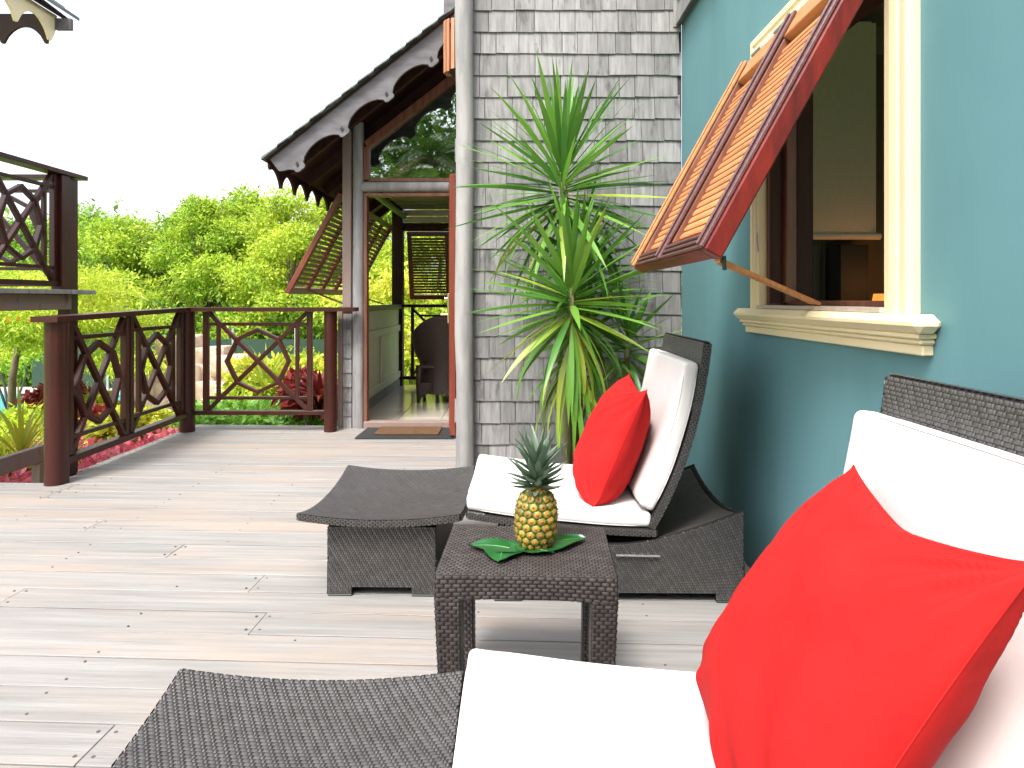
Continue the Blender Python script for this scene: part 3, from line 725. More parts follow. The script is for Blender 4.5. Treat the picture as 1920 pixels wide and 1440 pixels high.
def small_shutter(name, hinge, dirw, W, Ls, ang_dir, nsl, bays, par, mat='mahog', tint='slat_dk', th_=.045):
    """hinge: top corner; dirw: unit along the hinge; ang_dir: unit down the panel"""
    hinge, dirw, d = Vector(hinge), Vector(dirw), Vector(ang_dir).normalized(); n = dirw.cross(d).normalized()
    root = MB().bar(hinge, hinge + d * Ls, .06, th_, up=n).build(name, mat, par)
    MB().bar(hinge + dirw * W, hinge + dirw * W + d * Ls, .06, th_, up=n).build('stile', mat, root)
    MB().bar(hinge + dirw*.03 + d*.03, hinge + dirw*(W-.03) + d*.03, .06, th_*.9, up=n).build('rail', mat, root)
    MB().bar(hinge + dirw*.03 + d*(Ls-.03), hinge + dirw*(W-.03) + d*(Ls-.03), .06, th_*.9, up=n).build('rail', mat, root)
    bw = W / bays
    for k in range(1, bays):
        MB().bar(hinge + dirw*bw*k + d*.06, hinge + dirw*bw*k + d*(Ls-.06), .04, th_*.9, up=n).build('mullion', mat, root)
    prof = MB(); prof.cbox((0, 0, 0), Matrix.Identity(3), (.050, bw - .05, .009), .003); me = prof.mesh('slat', mt[tint])
    X = (d * math.cos(R(45)) + n * math.sin(R(45))).normalized(); Yv = dirw; Z = X.cross(Yv)
    rot = Matrix((X, Yv, Z)).transposed().to_euler()
    for b in range(bays):
        for i in range(nsl):
            p = hinge + dirw * (bw * (b + .5)) + d * (.08 + (Ls - .16) * (i + .5) / nsl)
            link('slat', me, p, root, rot=rot)
    return root
small_shutter('side_shutter', (-1.53, 5.72, 2.10), (0, 1, 0), 2.45, 1.04, (-.5, 0, -.88), 17, 4, ph, 'door', ) if False else None
mt['door'] = M('porch_shutter_wood', (.19, .042, .024), (.12, .026, .016), 6, (1, 1, 1), rough=.4)
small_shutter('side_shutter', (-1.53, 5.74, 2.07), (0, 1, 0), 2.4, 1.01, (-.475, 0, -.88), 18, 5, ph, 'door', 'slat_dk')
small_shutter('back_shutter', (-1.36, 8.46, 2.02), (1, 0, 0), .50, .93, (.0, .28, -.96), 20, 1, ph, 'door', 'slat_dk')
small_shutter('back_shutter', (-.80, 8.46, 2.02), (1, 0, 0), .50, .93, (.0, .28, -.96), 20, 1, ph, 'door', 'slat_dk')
for (a, b) in (((-1.96, 6.1, 1.22), (-1.53, 5.95, 1.07)), ((-1.96, 7.4, 1.22), (-1.53, 7.6, 1.07))):
    MB().bar(a, b, .02, .015).build('prop_stick', 'slat_dk', ph)

# wooden lantern on the gable
lc = Vector((-.405, 4.93, 2.87))
ln = thing('slatted_lantern', lc - Vector((0, 0, .02)), 'orange wooden slatted lantern fixed high on the gable board', 'lantern')
for k in range(9):
    a = math.pi * (1.0 + k / 8); p = lc + Vector((.115 * math.cos(a), .075 * math.sin(a), 0)); r_ = Matrix.Rotation(a, 3, 'Z')
    MB().cbox(p + Vector((0, 0, .19)), r_, (.012, .028, .40), .002).build('slat', 'lantern', ln)
for z, sc in ((.01, .85), (.37, .85)):
    MB().prism([(.115*sc*math.cos(math.pi*(1+k/8)), .075*sc*math.sin(math.pi*(1+k/8))) for k in range(9)], lc + Vector((0, 0, z)), (1, 0, 0), (0, 1, 0), (0, 0, 1), .012).build('plate', 'lantern', ln)
MB().tube([lc + Vector((0, -.02, -.06)), lc + Vector((0, -.02, .0))], [.03, .085], 12).build('bottom_cap', 'mahog_dk', ln)
MB().box(lc.x - .11, lc.x + .11, lc.y + .002, lc.y + .085, lc.z, lc.z + .38).build('back_plate', 'lantern', ln)

# door mat
dm = thing('door_mat', (-.93, 5.35, 0), 'brown coir door mat with black rubber border before the open door', 'door mat')
MB().hexa([(-1.26, 5.13, .003), (-.47, 5.13, .003), (-.50, 5.56, .003), (-1.25, 5.56, .003), (-1.26, 5.13, .014), (-.47, 5.13, .014), (-.50, 5.56, .014), (-1.25, 5.56, .014)]).build('border', 'rubber', dm)
MB().box(-1.13, -.60, 5.23, 5.52, .0145, .028, .004).build('coir_pad', 'coir', dm)

# ================================================================== RAILINGS
def lattice(par, A, B, z0, z1, mat='mahog', s=.03, gap=.085, stile=.042):
    """a panel from A to B (xy), between z0 and z1: double stiles, bars, crossed diagonals and an eight sided ring"""
    A, B = Vector((*A, 0)), Vector((*B, 0)); d = (B - A); W = d.length; d.normalize(); n = Vector((-d.y, d.x, 0)); Hh = z1 - z0
    P = lambda u, w, off=0: A + d * u + Vector((0, 0, z0 + w)) + n * off
    def b(name, u0, w0, u1, w1, t=s, dep=.034, off=0): MB().bar(P(u0, w0, off), P(u1, w1, off), t, dep, up=n, ch=.003).build(name, mat, par)
    b('stile', stile/2, 0, stile/2, Hh, stile, .045); b('stile', W - stile/2, 0, W - stile/2, Hh, stile, .045)
    g1 = stile + gap; zt_ = gap + .02
    b('bar', stile, Hh - zt_, W - stile, Hh - zt_, s*.9, .030); b('bar', stile, zt_, W - stile, zt_, s*.9, .030)
    if W > .7:
        b('inner_stile', g1, zt_ + s*.45, g1, Hh - zt_ - s*.45, s, .032); b('inner_stile', W - g1, zt_ + s*.45, W - g1, Hh - zt_ - s*.45, s, .032)
    b('diagonal', stile*.9, .0, W - stile*.9, Hh, s*1.05, .036, .002); b('diagonal', stile*.9, Hh, W - stile*.9, 0, s*1.05, .038, -.002)
    cx, cz = W/2, Hh/2; a_, c_ = W*.285 if W > .7 else W*.36, Hh*.315; k = .66
    ring = [(0, c_), (a_*k, c_*.70), (a_, 0), (a_*k, -c_*.70), (0, -c_), (-a_*k, -c_*.70), (-a_, 0), (-a_*k, c_*.70)]
    g = MB()
    for i in range(8):
        p, q = ring[i], ring[(i+1) % 8]; ux, uz = q[0]-p[0], q[1]-p[1]; l = math.hypot(ux, uz); e = .012
        g.bar(P(cx + p[0] - ux/l*e, cz + p[1] - uz/l*e, .001*(-1)**i), P(cx + q[0] + ux/l*e, cz + q[1] + uz/l*e, .001*(-1)**i), s, .042, up=n, ch=.003)
    g.build('lattice_ring', mat, par)

rl = thing('deck_railing', (-2.77, 5.45, 0), 'dark red wooden railing with crossed lattice panels around the deck corner', 'railing')
def rpost(x, y, r, z1, name='post', par=rl, z0=0, mat='mahog'):
    MB().tube([(x, y, z0), (x, y, z0 + .004), (x, y, z1)], [r, r, r], 20).build(name, mat, par, smooth=True)
rpost(-2.775, 3.90, .065, .985); rpost(-2.765, 5.45, .062, 1.02); rpost(-1.545, 5.45, .055, 1.02)
XR = -2.79
MB().box(-2.885, -2.80, 4.04, 4.125, -.3, .985, .006).build('post', 'mahog', rl)
MB().hexa([(-2.86, 3.80, .986), (-2.70, 3.80, .986), (-2.70, 5.36, 1.021), (-2.83, 5.54, 1.021), (-2.86, 3.80, 1.02), (-2.70, 3.80, 1.02), (-2.70, 5.36, 1.055), (-2.83, 5.54, 1.055)]).build('top_rail', 'mahog', rl)
MB().hexa([(-2.829, 5.54, 1.021), (-2.699, 5.37, 1.021), (-1.32, 5.37, 1.021), (-1.32, 5.52, 1.021), (-2.829, 5.54, 1.055), (-2.699, 5.37, 1.055), (-1.32, 5.37, 1.055), (-1.32, 5.52, 1.055)]).build('top_rail', 'mahog', rl)
MB().bar((XR + .02, 3.94, .125), (XR + .02, 5.40, .145), .07, .042).build('bottom_rail', 'mahog', rl)
MB().bar((-2.71, 5.45, .16), (-1.59, 5.45, .16), .055, .036).build('bottom_rail', 'mahog', rl)
lattice(rl, (XR + .02, 3.975), (XR + .02, 4.60), .150, .990, gap=.09)
lattice(rl, (XR + .02, 4.615), (XR + .02, 5.36), .160, 1.010, gap=.09)
lattice(rl, (-2.625, 5.45), (-1.70, 5.45), .18, 1.018)

# balcony of the neighbouring cottage
nb = thing('balcony', (-4.6, 5.3, GZ), 'upper timber balcony with lattice railing on a tall dark post at far left', 'balcony')
MB().box(-3.725, -3.63, 5.24, 5.36, GZ - .1, 2.12, .008).build('tall_post', 'mahog', nb)
for k in range(16):
    y1 = 5.42 - k * .15
    MB().box(-5.6, -3.52 + random.uniform(-.006, .006), y1 - .146, y1, 1.165, 1.20, .003).build('plank', 'post', nb)
MB().box(-3.74, -3.60, 2.9, 5.235, 1.04, 1.162, .004).build('beam', 'oldwood', nb)
MB().box(-5.6, -3.73, 5.25, 5.35, 1.04, 1.162, .004).build('beam', 'oldwood', nb)
MB().bar((-3.66, 2.9, 2.145), (-3.66, 5.43, 2.145), .13, .035).build('top_rail', 'mahog', nb)
MB().bar((-3.73, 5.36, 2.144), (-5.6, 5.36, 2.144), .12, .033).build('top_rail', 'mahog', nb)
MB().bar((-3.66, 2.9, 1.25), (-3.66, 5.235, 1.25), .06, .04).build('bottom_rail', 'mahog', nb)
lattice(nb, (-3.66, 4.40), (-3.66, 5.13), 1.272, 2.125); lattice(nb, (-3.66, 3.6), (-3.66, 4.38), 1.272, 2.125)
MB().box(-3.70, -3.61, 5.135, 5.234, 1.20, 2.125, .004).build('end_post', 'mahog', nb)
lattice(nb, (-4.55, 5.30), (-3.75, 5.30), 1.272, 2.125); lattice(nb, (-5.4, 5.30), (-4.6, 5.30), 1.272, 2.125)
MB().bar((-5.5, 5.30, 1.25), (-3.73, 5.30, 1.25), .06, .04).build('bottom_rail', 'mahog', nb)
MB().box(-5.6, -5.48, 5.24, 5.36, GZ, 3.4, .008).build('tall_post', 'mahog', nb)

# roof corner of the neighbouring cottage, top left
nr_ = thing('cottage_roof', (-4.4, 4.6, 3.1), 'corner of a scalloped cottage eave high at the top left', 'roof')
MB().hexa([(-3.55, 3.2, 3.34), (-3.55, 5.15, 3.34), (-5.6, 5.15, 4.9), (-5.6, 3.2, 4.9), (-3.55, 3.2, 3.37), (-3.55, 5.15, 3.37), (-5.6, 5.15, 4.93), (-5.6, 3.2, 4.93)]).build('roof_slab', 'mahog_dk', nr_)
scallop('eave_fascia', (-3.60, 3.3, 3.36), (0, 1, 0), (0, 0, 1), (1, 0, 0), 1.75, 1.68-.34*4, .34, .08, .22, .02, 'cream', nr_, pointed=True)  # cream here paints in the yellow light on the eave board
scallop('gable_fascia', (-3.62, 5.02, 3.36), (-1, 0, 0), (0, 0, 1), (0, 1, 0), 2.0, .03, .34, .10, .23, .02, 'mahog_dk', nr_, pointed=True)
MB().box(-3.585, -3.46, 5.02, 5.05, 3.24, 3.33, .003).build('return_board', 'fascia', nr_)
for k in range(5):
    MB().hexa([(-3.50 - k*.12, 3.1, 3.372 + k*.09), (-3.50 - k*.12, 5.18, 3.372 + k*.09), (-3.7 - k*.12, 5.18, 3.53 + k*.09), (-3.7 - k*.12, 3.1, 3.53 + k*.09),
               (-3.50 - k*.12, 3.1, 3.40 + k*.09), (-3.50 - k*.12, 5.18, 3.40 + k*.09), (-3.7 - k*.12, 5.18, 3.536 + k*.09), (-3.7 - k*.12, 3.1, 3.536 + k*.09)]).build('shingle', 'roof_shingle', nr_)
# beam beyond the deck
b_ = MB().bar((-3.5, 4.05, -.02), (-3.5, 4.86, -.02), .05, .12).build('timber_beam', 'oldwood'); b_.location
tag(b_, 'grey timber beam behind the thick left railing post', 'beam')
for y in (4.2, 4.7): MB().box(-3.53, -3.47, y, y + .08, GZ, -.085).build('support_post', 'oldwood', b_)

# ================================================================== FURNITURE
# profile of the shared dish form
def rounded_box(sx, sy, sz, r, n=(24, 24, 4), fn=None):
    mb = MB(); hx, hy, hz = sx/2, sy/2, sz/2; vs = {}
    def vert(p):
        key = tuple(round(q, 5) for q in p)
        if key in vs: return vs[key]
        c = [max(-h_ + r, min(h_ - r, q)) for q, h_ in zip(p, (hx, hy, hz))]; d = Vector([a - b for a, b in zip(p, c)])
        if d.length > 1e-9: d = d.normalized() * r
        q = Vector(c) + d
        if fn: q = Vector(fn(q))
        vs[key] = len(mb.v); mb.v.append(tuple(q)); return vs[key]
    def samples(h_, k):      # extra samples near the edges
        inner = list(np.linspace(-(h_ - r), h_ - r, k)); e = [r * .25, r * .6]
        return [-h_] + [-h_ + q for q in e] + inner + [h_ - q for q in e[::-1]] + [h_]
    X, Y, Z = samples(hx, n[0]), samples(hy, n[1]), samples(hz, n[2])
    for (U, V, f) in ((X, Y, lambda a, b: (a, b, hz)), (Y, X, lambda a, b: (b, a, -hz)), (Y, Z, lambda a, b: (hx, a, b)), (Z, Y, lambda a, b: (-hx, b, a)), (Z, X, lambda a, b: (b, hy, a)), (X, Z, lambda a, b: (a, -hy, b))):
        for i in range(len(U) - 1):
            for j in range(len(V) - 1):
                q = [vert(f(U[i], V[j])), vert(f(U[i+1], V[j])), vert(f(U[i+1], V[j+1])), vert(f(U[i], V[j+1]))]
                if len(set(q)) >= 3: mb.f.append(tuple(dict.fromkeys(q)))
    return mb

CW, CHh, SHF, HH = .0215, .0078, -.235, .0026
def ottoman():
    root = thing('wicker_footstool', (0, 0, 0), 'x', 'footstool')
    def top(x, y): return .262 + .024 * (x/.305)**2 + .044 * (abs(y)/.35)**2.2
    slab = rounded_box(.61, .70, .028, .012, (20, 20, 3), lambda p: (p.x, p.y, top(p.x, p.y) + p.z - .014)).build('top', 'wick_b', root, smooth=2)
    w = WV()
    f = lambda A, B: np.stack([A, B, .262 + .024*(A/.305)**2 + .044*(np.abs(B)/.35)**2.2 + .0004], -1)
    w.add(fnpos(f), -.302, .302, -.347, .347, CW, CHh, SHF, HH)
    for sy in (-1, 1):
        f = lambda A, B, sy=sy: np.stack([A*sy*-1, np.full_like(A, sy*.3505), .262 + .024*(A/.305)**2 + .044 - .014 + B], -1)
        w.add(fnpos(f), -.30, .30, -.013, .013, .02, .0065, .5, .0013)
    for sx in (-1, 1):
        f = lambda A, B, sx=sx: np.stack([np.full_like(A, sx*.3055), A*sx, .262 + .024 + .044*(np.abs(A)/.35)**2.2 - .014 + B], -1)
        w.add(fnpos(f), -.345, .345, -.013, .013, .02, .0065, .5, .0013)
    w.build(slab)
    base = MB()
    def panel(g, a, b, z0=.030, zt_=.252, y=None):
        pass
    fx, fy, t = .204, .295, .02
    for sy in (-1, 1):     # long panels with a shallow notch between the feet
        base.prism([(-fx-.003, .008), (-fx+.09, .008), (-fx+.09, .034), (fx-.09, .034), (fx-.09, .008), (fx+.003, .008), (fx, .262), (-fx, .262)], (0, sy*(fy - t/2), 0), (1, 0, 0), (0, 0, 1), (0, 1, 0), t)
    for sx in (-1, 1):
        base.prism([(-fy+t, .008), (-fy+.09, .008), (-fy+.09, .034), (fy-.09, .034), (fy-.09, .008), (fy-t, .008), (fy-t, .262), (-fy+t, .262)], (sx*(fx - t/2), 0, 0), (0, 1, 0), (0, 0, 1), (1, 0, 0), t)
    bo = base.build('base', 'wick_b', root)
    w = WV()
    for sy in (-1, 1):
        w.add(flat((0, sy*(fy + .0006), 0), (-sy, 0, 0), (0, 0, 1), (0, sy, 0)), -fx, fx, .034, .262, CW*1.05, .0088, SHF, HH)
        for s2 in (-1, 1): 
            a = (-fx, -fx+.09) if s2 < 0 else (fx-.09, fx)
            w.add(flat((0, sy*(fy + .0006), 0), (-sy, 0, 0), (0, 0, 1), (0, sy, 0)), *a, .010, .034, CW*1.05, .0088, SHF, HH)
    for sx in (-1, 1):
        w.add(flat((sx*(fx + .0006), 0, 0), (0, sx, 0), (0, 0, 1), (sx, 0, 0)), -fy, fy, .034, .262, CW*1.05, .0088, SHF, HH)
    w.build(bo)
    for sx in (-1, 1):
        for sy in (-1, 1): MB().box(sx*(fx-.045)-.046, sx*(fx-.045)+.046, sy*(fy-.045)-.046, sy*(fy-.045)+.046, .0, .0075, .002).build('glide', 'glide', root)
    return root
ota = ottoman(); ota.location = (-.487, 2.71, .001); ota.rotation_euler.z = R(-1.0)
otb = copy_tree(ota); otb.location = (-.410, 1.020, .001); otb.rotation_euler.z = R(-.6)
ota['label'] = 'dark woven footstool at the foot of the farther lounger behind the side table'; otb['label'] = 'dark woven footstool with only its dished top in view, nearest to the camera'
for o in (ota, otb): o['group'] = 'woven footstools of the loungers'

def bez(P, t):
    P = [np.array(p, float) for p in P]; t = np.asarray(t)[..., None]
    return (1-t)**3*P[0] + 3*(1-t)**2*t*P[1] + 3*(1-t)*t*t*P[2] + t**3*P[3]
# backrest centre curve in (x,z), local to the lounger; seat curve likewise
BK = [(.172, .262), (.290, .47), (.352, .66), (.388, .962)]
def bk_frame(s):
    p = bez(BK, s); e = 1e-3; d = bez(BK, np.asarray(s)+e) - bez(BK, np.asarray(s)-e); d = d / np.linalg.norm(d, axis=-1, keepdims=True)
    n = np.stack([-d[..., 1], d[..., 0]], -1)      # towards the sitter (-x, up)
    return p, d, n
BKL = .735
def bkmap(s, y, off):      # s metres up the back, off towards the sitter
    p, d, n = bk_frame(np.asarray(s) / BKL); q = p + n * np.asarray(off)[..., None]
    return np.stack([q[..., 0], np.broadcast_to(np.asarray(y, float), q[..., 0].shape), q[..., 1]], -1)
def seat_z(x, y):      # upper face of the seat slab
    u = (x + .51) / .71
    return .312 - .062 * u + .012 * (2*u - 1)**2 - .006 + .012 * (np.abs(y)/.35)**2
def lounger():
    root = thing('wicker_lounger', (0, 0, 0), 'x', 'lounger')
    xr, xl, fy, t = .515, -.40, .345, .02
    def ztop(x): return .212 + .125 * np.clip((np.asarray(x, float) - .05) / .465, 0, 1)**1.55
    xs = list(np.linspace(xl, xr, 14))
    base = MB()
    for sy in (-1, 1):
        poly = [(xl, .008), (xl+.09, .008), (xl+.09, .034), (xr-.10, .034), (xr-.10, .008), (xr+.008, .008)] + [(x, float(ztop(x))) for x in xs[::-1]]
        base.prism(poly, (0, sy*(fy - t/2), 0), (1, 0, 0), (0, 0, 1), (0, 1, 0), t)
    def dish(x, y): return float(ztop(x)) - .052 * (1 - (abs(y)/.345)**2)
    yy = list(np.linspace(-fy + t, fy - t, 12))
    base.prism([(-fy+t, .034), (fy-t, .034)] + [(y, dish(xr, y)) for y in yy[::-1]], (xr - t/2, 0, 0), (0, 1, 0), (0, 0, 1), (1, 0, 0), t)
    base.prism([(-fy+t, .034), (fy-t, .034), (fy-t, .21), (-fy+t, .21)], (xl + t/2, 0, 0), (0, 1, 0), (0, 0, 1), (1, 0, 0), t)
    base.grid(lambda u, v: (xl + .02 + (xr - .02 - xl) * u, (-fy + t) + 2*(fy - t)*v, dish(xl + .02 + (xr - .02 - xl) * u, (-fy + t) + 2*(fy - t)*v) - .002), 16, 12)
    bo = base.build('base', 'wick_b', root)
    w = WV()
    for sy in (-1, 1):
        f = lambda A, B, sy=sy: np.stack([-sy*A, np.full_like(A, sy*(fy + .0006)), .034 + B * (ztop(-sy*A) - .034)], -1)
        w.add(fnpos(f), *((-xr, -xl) if sy > 0 else (xl, xr)), 0, 1, CW*1.05, .0088/.215, SHF, HH)
        for a in ((xl, xl+.09), (xr-.10, xr)):
            a2 = a if sy < 0 else (-a[1], -a[0])
            w.add(flat((0, sy*(fy + .0006), 0), (-sy, 0, 0), (0, 0, 1), (0, sy, 0)), *a2, .010, .034, CW*1.05, .0088, SHF, HH)
    f = lambda A, B: np.stack([np.full_like(A, xr + .0006), A, .034 + B * (ztop(xr) - .052*(1-(np.abs(A)/.345)**2) - .034)], -1)
    w.add(fnpos(f), -fy, fy, 0, 1, CW, .0088/.25, SHF, HH)
    f = lambda A, B: np.stack([B, -A, ztop(B) - .052*(1-(np.abs(A)/.345)**2)], -1)
    w.add(fnpos(f), -.343, .343, .16, xr, CW, CHh, SHF, HH)
    w.build(bo)
    # seat slab
    sl = rounded_box(.71, .70, .026, .011, (20, 14, 3), lambda p: (p.x - .155, p.y, float(seat_z(p.x - .155, p.y)) - .013 + p.z)).build('seat', 'wick_b', root, smooth=2)
    w = WV()
    for sy in (-1, 1):
        f = lambda A, B, sy=sy: np.stack([-sy*A, np.full_like(A, sy*.3505), seat_z(-sy*A, .35) - .013 + B], -1)
        w.add(fnpos(f), *((-.195, .505) if sy > 0 else (-.505, .195)), -.012, .012, .02, .006, .5, .0013)
    f = lambda A, B: np.stack([A*0 - .5105, -A, seat_z(A*0 - .51, A) - .013 + B], -1)
    w.add(fnpos(f), -.345, .345, -.012, .012, .02, .006, .5, .0013)
    f = lambda A, B: np.stack([A*0 + .2005, A, seat_z(A*0 + .2, A) - .013 + B], -1)
    w.add(fnpos(f), -.345, .345, -.012, .012, .02, .006, .5, .0013)
    f = lambda A, B: np.stack([B, -A, seat_z(B, A) + .0004], -1)
    w.add(fnpos(f), -.345, .345, -.505, -.44, CW, CHh, SHF, HH)
    w.build(sl)
    # backrest
    def bf(p):
        q = bkmap(p.x + BKL/2, p.y, p.z); return (float(q[0]), float(q[1]), float(q[2]))
    bk = rounded_box(BKL, .68, .030, .012, (22, 14, 3), bf).build('backrest', 'wick_b', root, smooth=2)
    w = WV()
    f = lambda A, B: bkmap(B, -A, np.full_like(A, .0154)); w.add(fnpos(f), -.336, .336, .50, BKL - .004, CW, CHh, SHF, HH)
    f = lambda A, B: bkmap(B, A, np.full_like(A, -.0154)); w.add(fnpos(f), -.336, .336, .02, BKL - .004, CW, CHh, SHF, HH)
    for sy in (-1, 1):
        f = lambda A, B, sy=sy: bkmap(A, sy*.3405, B*-sy); w.add(fnpos(f), .01, BKL - .005, -.014, .014, .018, .0068, .5, .0013)
    f = lambda A, B: bkmap(np.full_like(A, BKL + .0004), -A, -B); w.add(fnpos(f), -.336, .336, -.014, .014, .018, .0068, .5, .0013)
    w.build(bk)
    MB().tube([(.045, -fy - .012, .178), (.205, -fy - .012, .176)], .0035, 8).build('support_rod', 'steel', root, smooth=True)
    for sx in (xl + .045, xr - .048):
        for sy in (-1, 1): MB().box(sx-.05, sx+.055, sy*(fy-.05)-.052, sy*(fy-.05)+.052, 0, .0075, .002).build('glide', 'glide', root)
    return root
loa = lounger(); loa.location = (.345, 2.715, .001); loa.rotation_euler.z = R(-1.0)
lob = copy_tree(loa); lob.location = (.415, 1.020, .001); lob.rotation_euler.z = R(-.5)
loa['label'] = 'dark woven lounger with raised back standing behind the pineapple table'; lob['label'] = 'dark woven lounger closest to the camera, its top edge showing above the white pad'
for o in (loa, lob): o['group'] = 'woven loungers along the teal wall'

def cushion(seed):
    root = thing('lounge_cushion', (0, 0, 0), 'x', 'cushion')
    def nz(p, k, a): return a * noise.noise(Vector(p) * k + Vector((seed, 0, 0)))
    def sf(p):
        x = p.x - .165; u = 1 - (abs(p.x)/.345)**6; v = 1 - (abs(p.y)/.335)**6
        z = float(seat_z(x, p.y)) + .029 + p.z + (.005 * max(u, 0) * max(v, 0) if p.z > 0 else 0) + nz(p, 5, .002)
        return (x + nz(p, 3, .003), p.y + nz((p.y, p.x, 3), 3, .003), z + .001)
    rounded_box(.69, .67, .056, .017, (34, 34, 4), sf).build('seat_pad', 'cush', root, smooth=2)
    def b2(p):
        u = 1 - (abs(p.x)/.30)**6; v = 1 - (abs(p.y)/.335)**6
        q = bkmap(.065 + .30 + p.x, p.y + nz(p, 3, .003), .016 + .032 + p.z + (.006 * max(u, 0) * max(v, 0) if p.z > 0 else 0) + nz(p, 5, .002))
        return (float(q[0]), float(q[1]), float(q[2]))
    rounded_box(.60, .67, .060, .017, (30, 34, 4), b2).build('back_pad', 'cush', root, smooth=2)
    # piping seams
    g = MB()
    for off in (.0215, -.0215):
        pts = []
        for a in np.linspace(0, 2*math.pi, 97):
            c, s_ = math.cos(a), math.sin(a); k = max(abs(c), abs(s_)); x, y = c/k, s_/k
            r8 = (abs(x)**14 + abs(y)**14)**(1/14); x, y = x/r8, y/r8
            q = sf(Vector((x*.3435, y*.3335, off))); pts.append(q)
        g.tube(pts, .0016, 5, cap=False)
    g.build('seam', 'cush', root, smooth=2)
    g = MB()
    for off in (.0235, -.0235):
        pts = []
        for a in np.linspace(0, 2*math.pi, 97):
            c, s_ = math.cos(a), math.sin(a); k = max(abs(c), abs(s_)); x, y = c/k, s_/k
            r8 = (abs(x)**14 + abs(y)**14)**(1/14); x, y = x/r8, y/r8
            pts.append(b2(Vector((x*.2985, y*.3335, off))))
        g.tube(pts, .0016, 5, cap=False)
    g.build('seam', 'cush', root, smooth=2)
    return root
ca_ = cushion(1); ca_.location = loa.location + Vector((0, 0, .001)); ca_.rotation_euler = loa.rotation_euler
cb_ = cushion(9); cb_.location = lob.location + Vector((0, 0, .001)); cb_.rotation_euler = lob.rotation_euler
ca_['label'] = 'white seat and back pads on the farther lounger behind the pineapple'; cb_['label'] = 'white seat and back pads on the nearest lounger at the lower right'
for o in (ca_, cb_): o['group'] = 'white lounger cushions'

def pillow(name, c, size, T, tilt, yaw, seed, roll=0, floor=.325):
    n = 72; mb = MB()
    rot = Matrix.Rotation(R(yaw), 3, 'Z') @ Matrix.Rotation(R(tilt), 3, 'Y') @ Matrix.Rotation(R(roll), 3, 'X')
    # local: u along Y (width), v along Z (height), thickness along X
    def surf(u, v, sgn):
        e = (1 - abs(u)**2.3) * (1 - abs(v)**(2.3 if v > 0 else 3.4)); th = T * max(e, 0)**.60
        pin = 1 - .05 * (1 - v*v) * abs(u)**2; pin2 = 1 - (.20 if v > 0 else .05) * (1 - abs(u)**1.6) * abs(v)**2
        y, z = u * size/2 * pin, v * size/2 * pin2
        # creases running in from the corners and along the lower edge
        cr = 0
        for (cu, cv) in ((1, 1), (-1, 1), (1, -1), (-1, -1)):
            du, dv = u - cu, v - cv; d = math.hypot(du, dv); a = math.atan2(dv, du)
            cr += .017 * math.exp(-d*2.2) * math.sin(a * 15 + seed + cu) * min(1, d*6)
        cr += .005 * math.exp(-((v + .74)/.16)**2) * math.sin(u*9 + seed) * (1 - abs(u)**3)
        cr += .010 * noise.noise(Vector((u*1.6 + seed, v*1.6, sgn*1.0))) + .003 * noise.noise(Vector((u*5 + seed, v*5, sgn*2.0)))
        x = sgn * (th + cr * min(1, th / (T*.3)))
        z -= .012 * (1 - v) * e      # sag
        return Vector((x, y, z))
    for sgn in (-1, 1):
        def fn(a, b, sgn=sgn):
            u, v = math.sin((a*2 - 1) * math.pi/2), math.sin((b*2 - 1) * math.pi/2)
            q = c + rot @ surf(u, v, sgn); f0 = floor + .006 * math.sin(u*11 + seed); d_ = q.z - f0
            if d_ < .05: q.z = f0 + .05 * math.exp((d_ - .05) / .05) * 1.0 if d_ > -.2 else f0
            return q
        k0 = len(mb.v); mb.grid(fn, n, n)
        if sgn > 0:
            mb.f[-(n*n):] = [f[::-1] for f in mb.f[-(n*n):]] if False else mb.f[-(n*n):]
    o = mb.mesh(name, mt['red'], 2, c); import bmesh
    bm = bmesh.new(); bm.from_mesh(o); bmesh.ops.remove_doubles(bm, verts=bm.verts, dist=1e-5); bmesh.ops.recalc_face_normals(bm, faces=bm.faces); bm.to_mesh(o); bm.free()
    for p in o.polygons: p.use_smooth = True
    ob = link(name, o, c)
    g = MB(); pts = []
    for a in np.linspace(0, 4, 121)[:-1]:
        k = int(a) % 4; t = math.sin((a - int(a) - .5) * math.pi)
        u, v = ((t, -1), (1, t), (-t, 1), (-1, -t))[k]
        q = c + rot @ surf(u, v, 1); f0 = floor + .006 * math.sin(u*11 + seed); d_ = q.z - f0
        if d_ < .05: q.z = f0 + .05 * math.exp((d_ - .05) / .05)
        pts.append(q)
    pts.append(pts[0]); g.tube(pts, .0012, 6, cap=False); WPOS[ob.name] = Vector(c); g.build('seam', 'red', ob, smooth=2)
    return ob
pa = pillow('red_pillow', Vector((.420, 2.68, .538)), .53, .120, 23, -3, 1.3)
pb = pillow('red_pillow', Vector((.487, 0.985, .590)), .525, .118, 32, -9, 4.1, roll=-3, floor=.2)
tag(pa, 'red pillow leaning on the farther lounger beside the yucca', 'pillow', 'red scatter pillows')
tag(pb, 'large red pillow on the nearest lounger at the lower right', 'pillow', 'red scatter pillows')

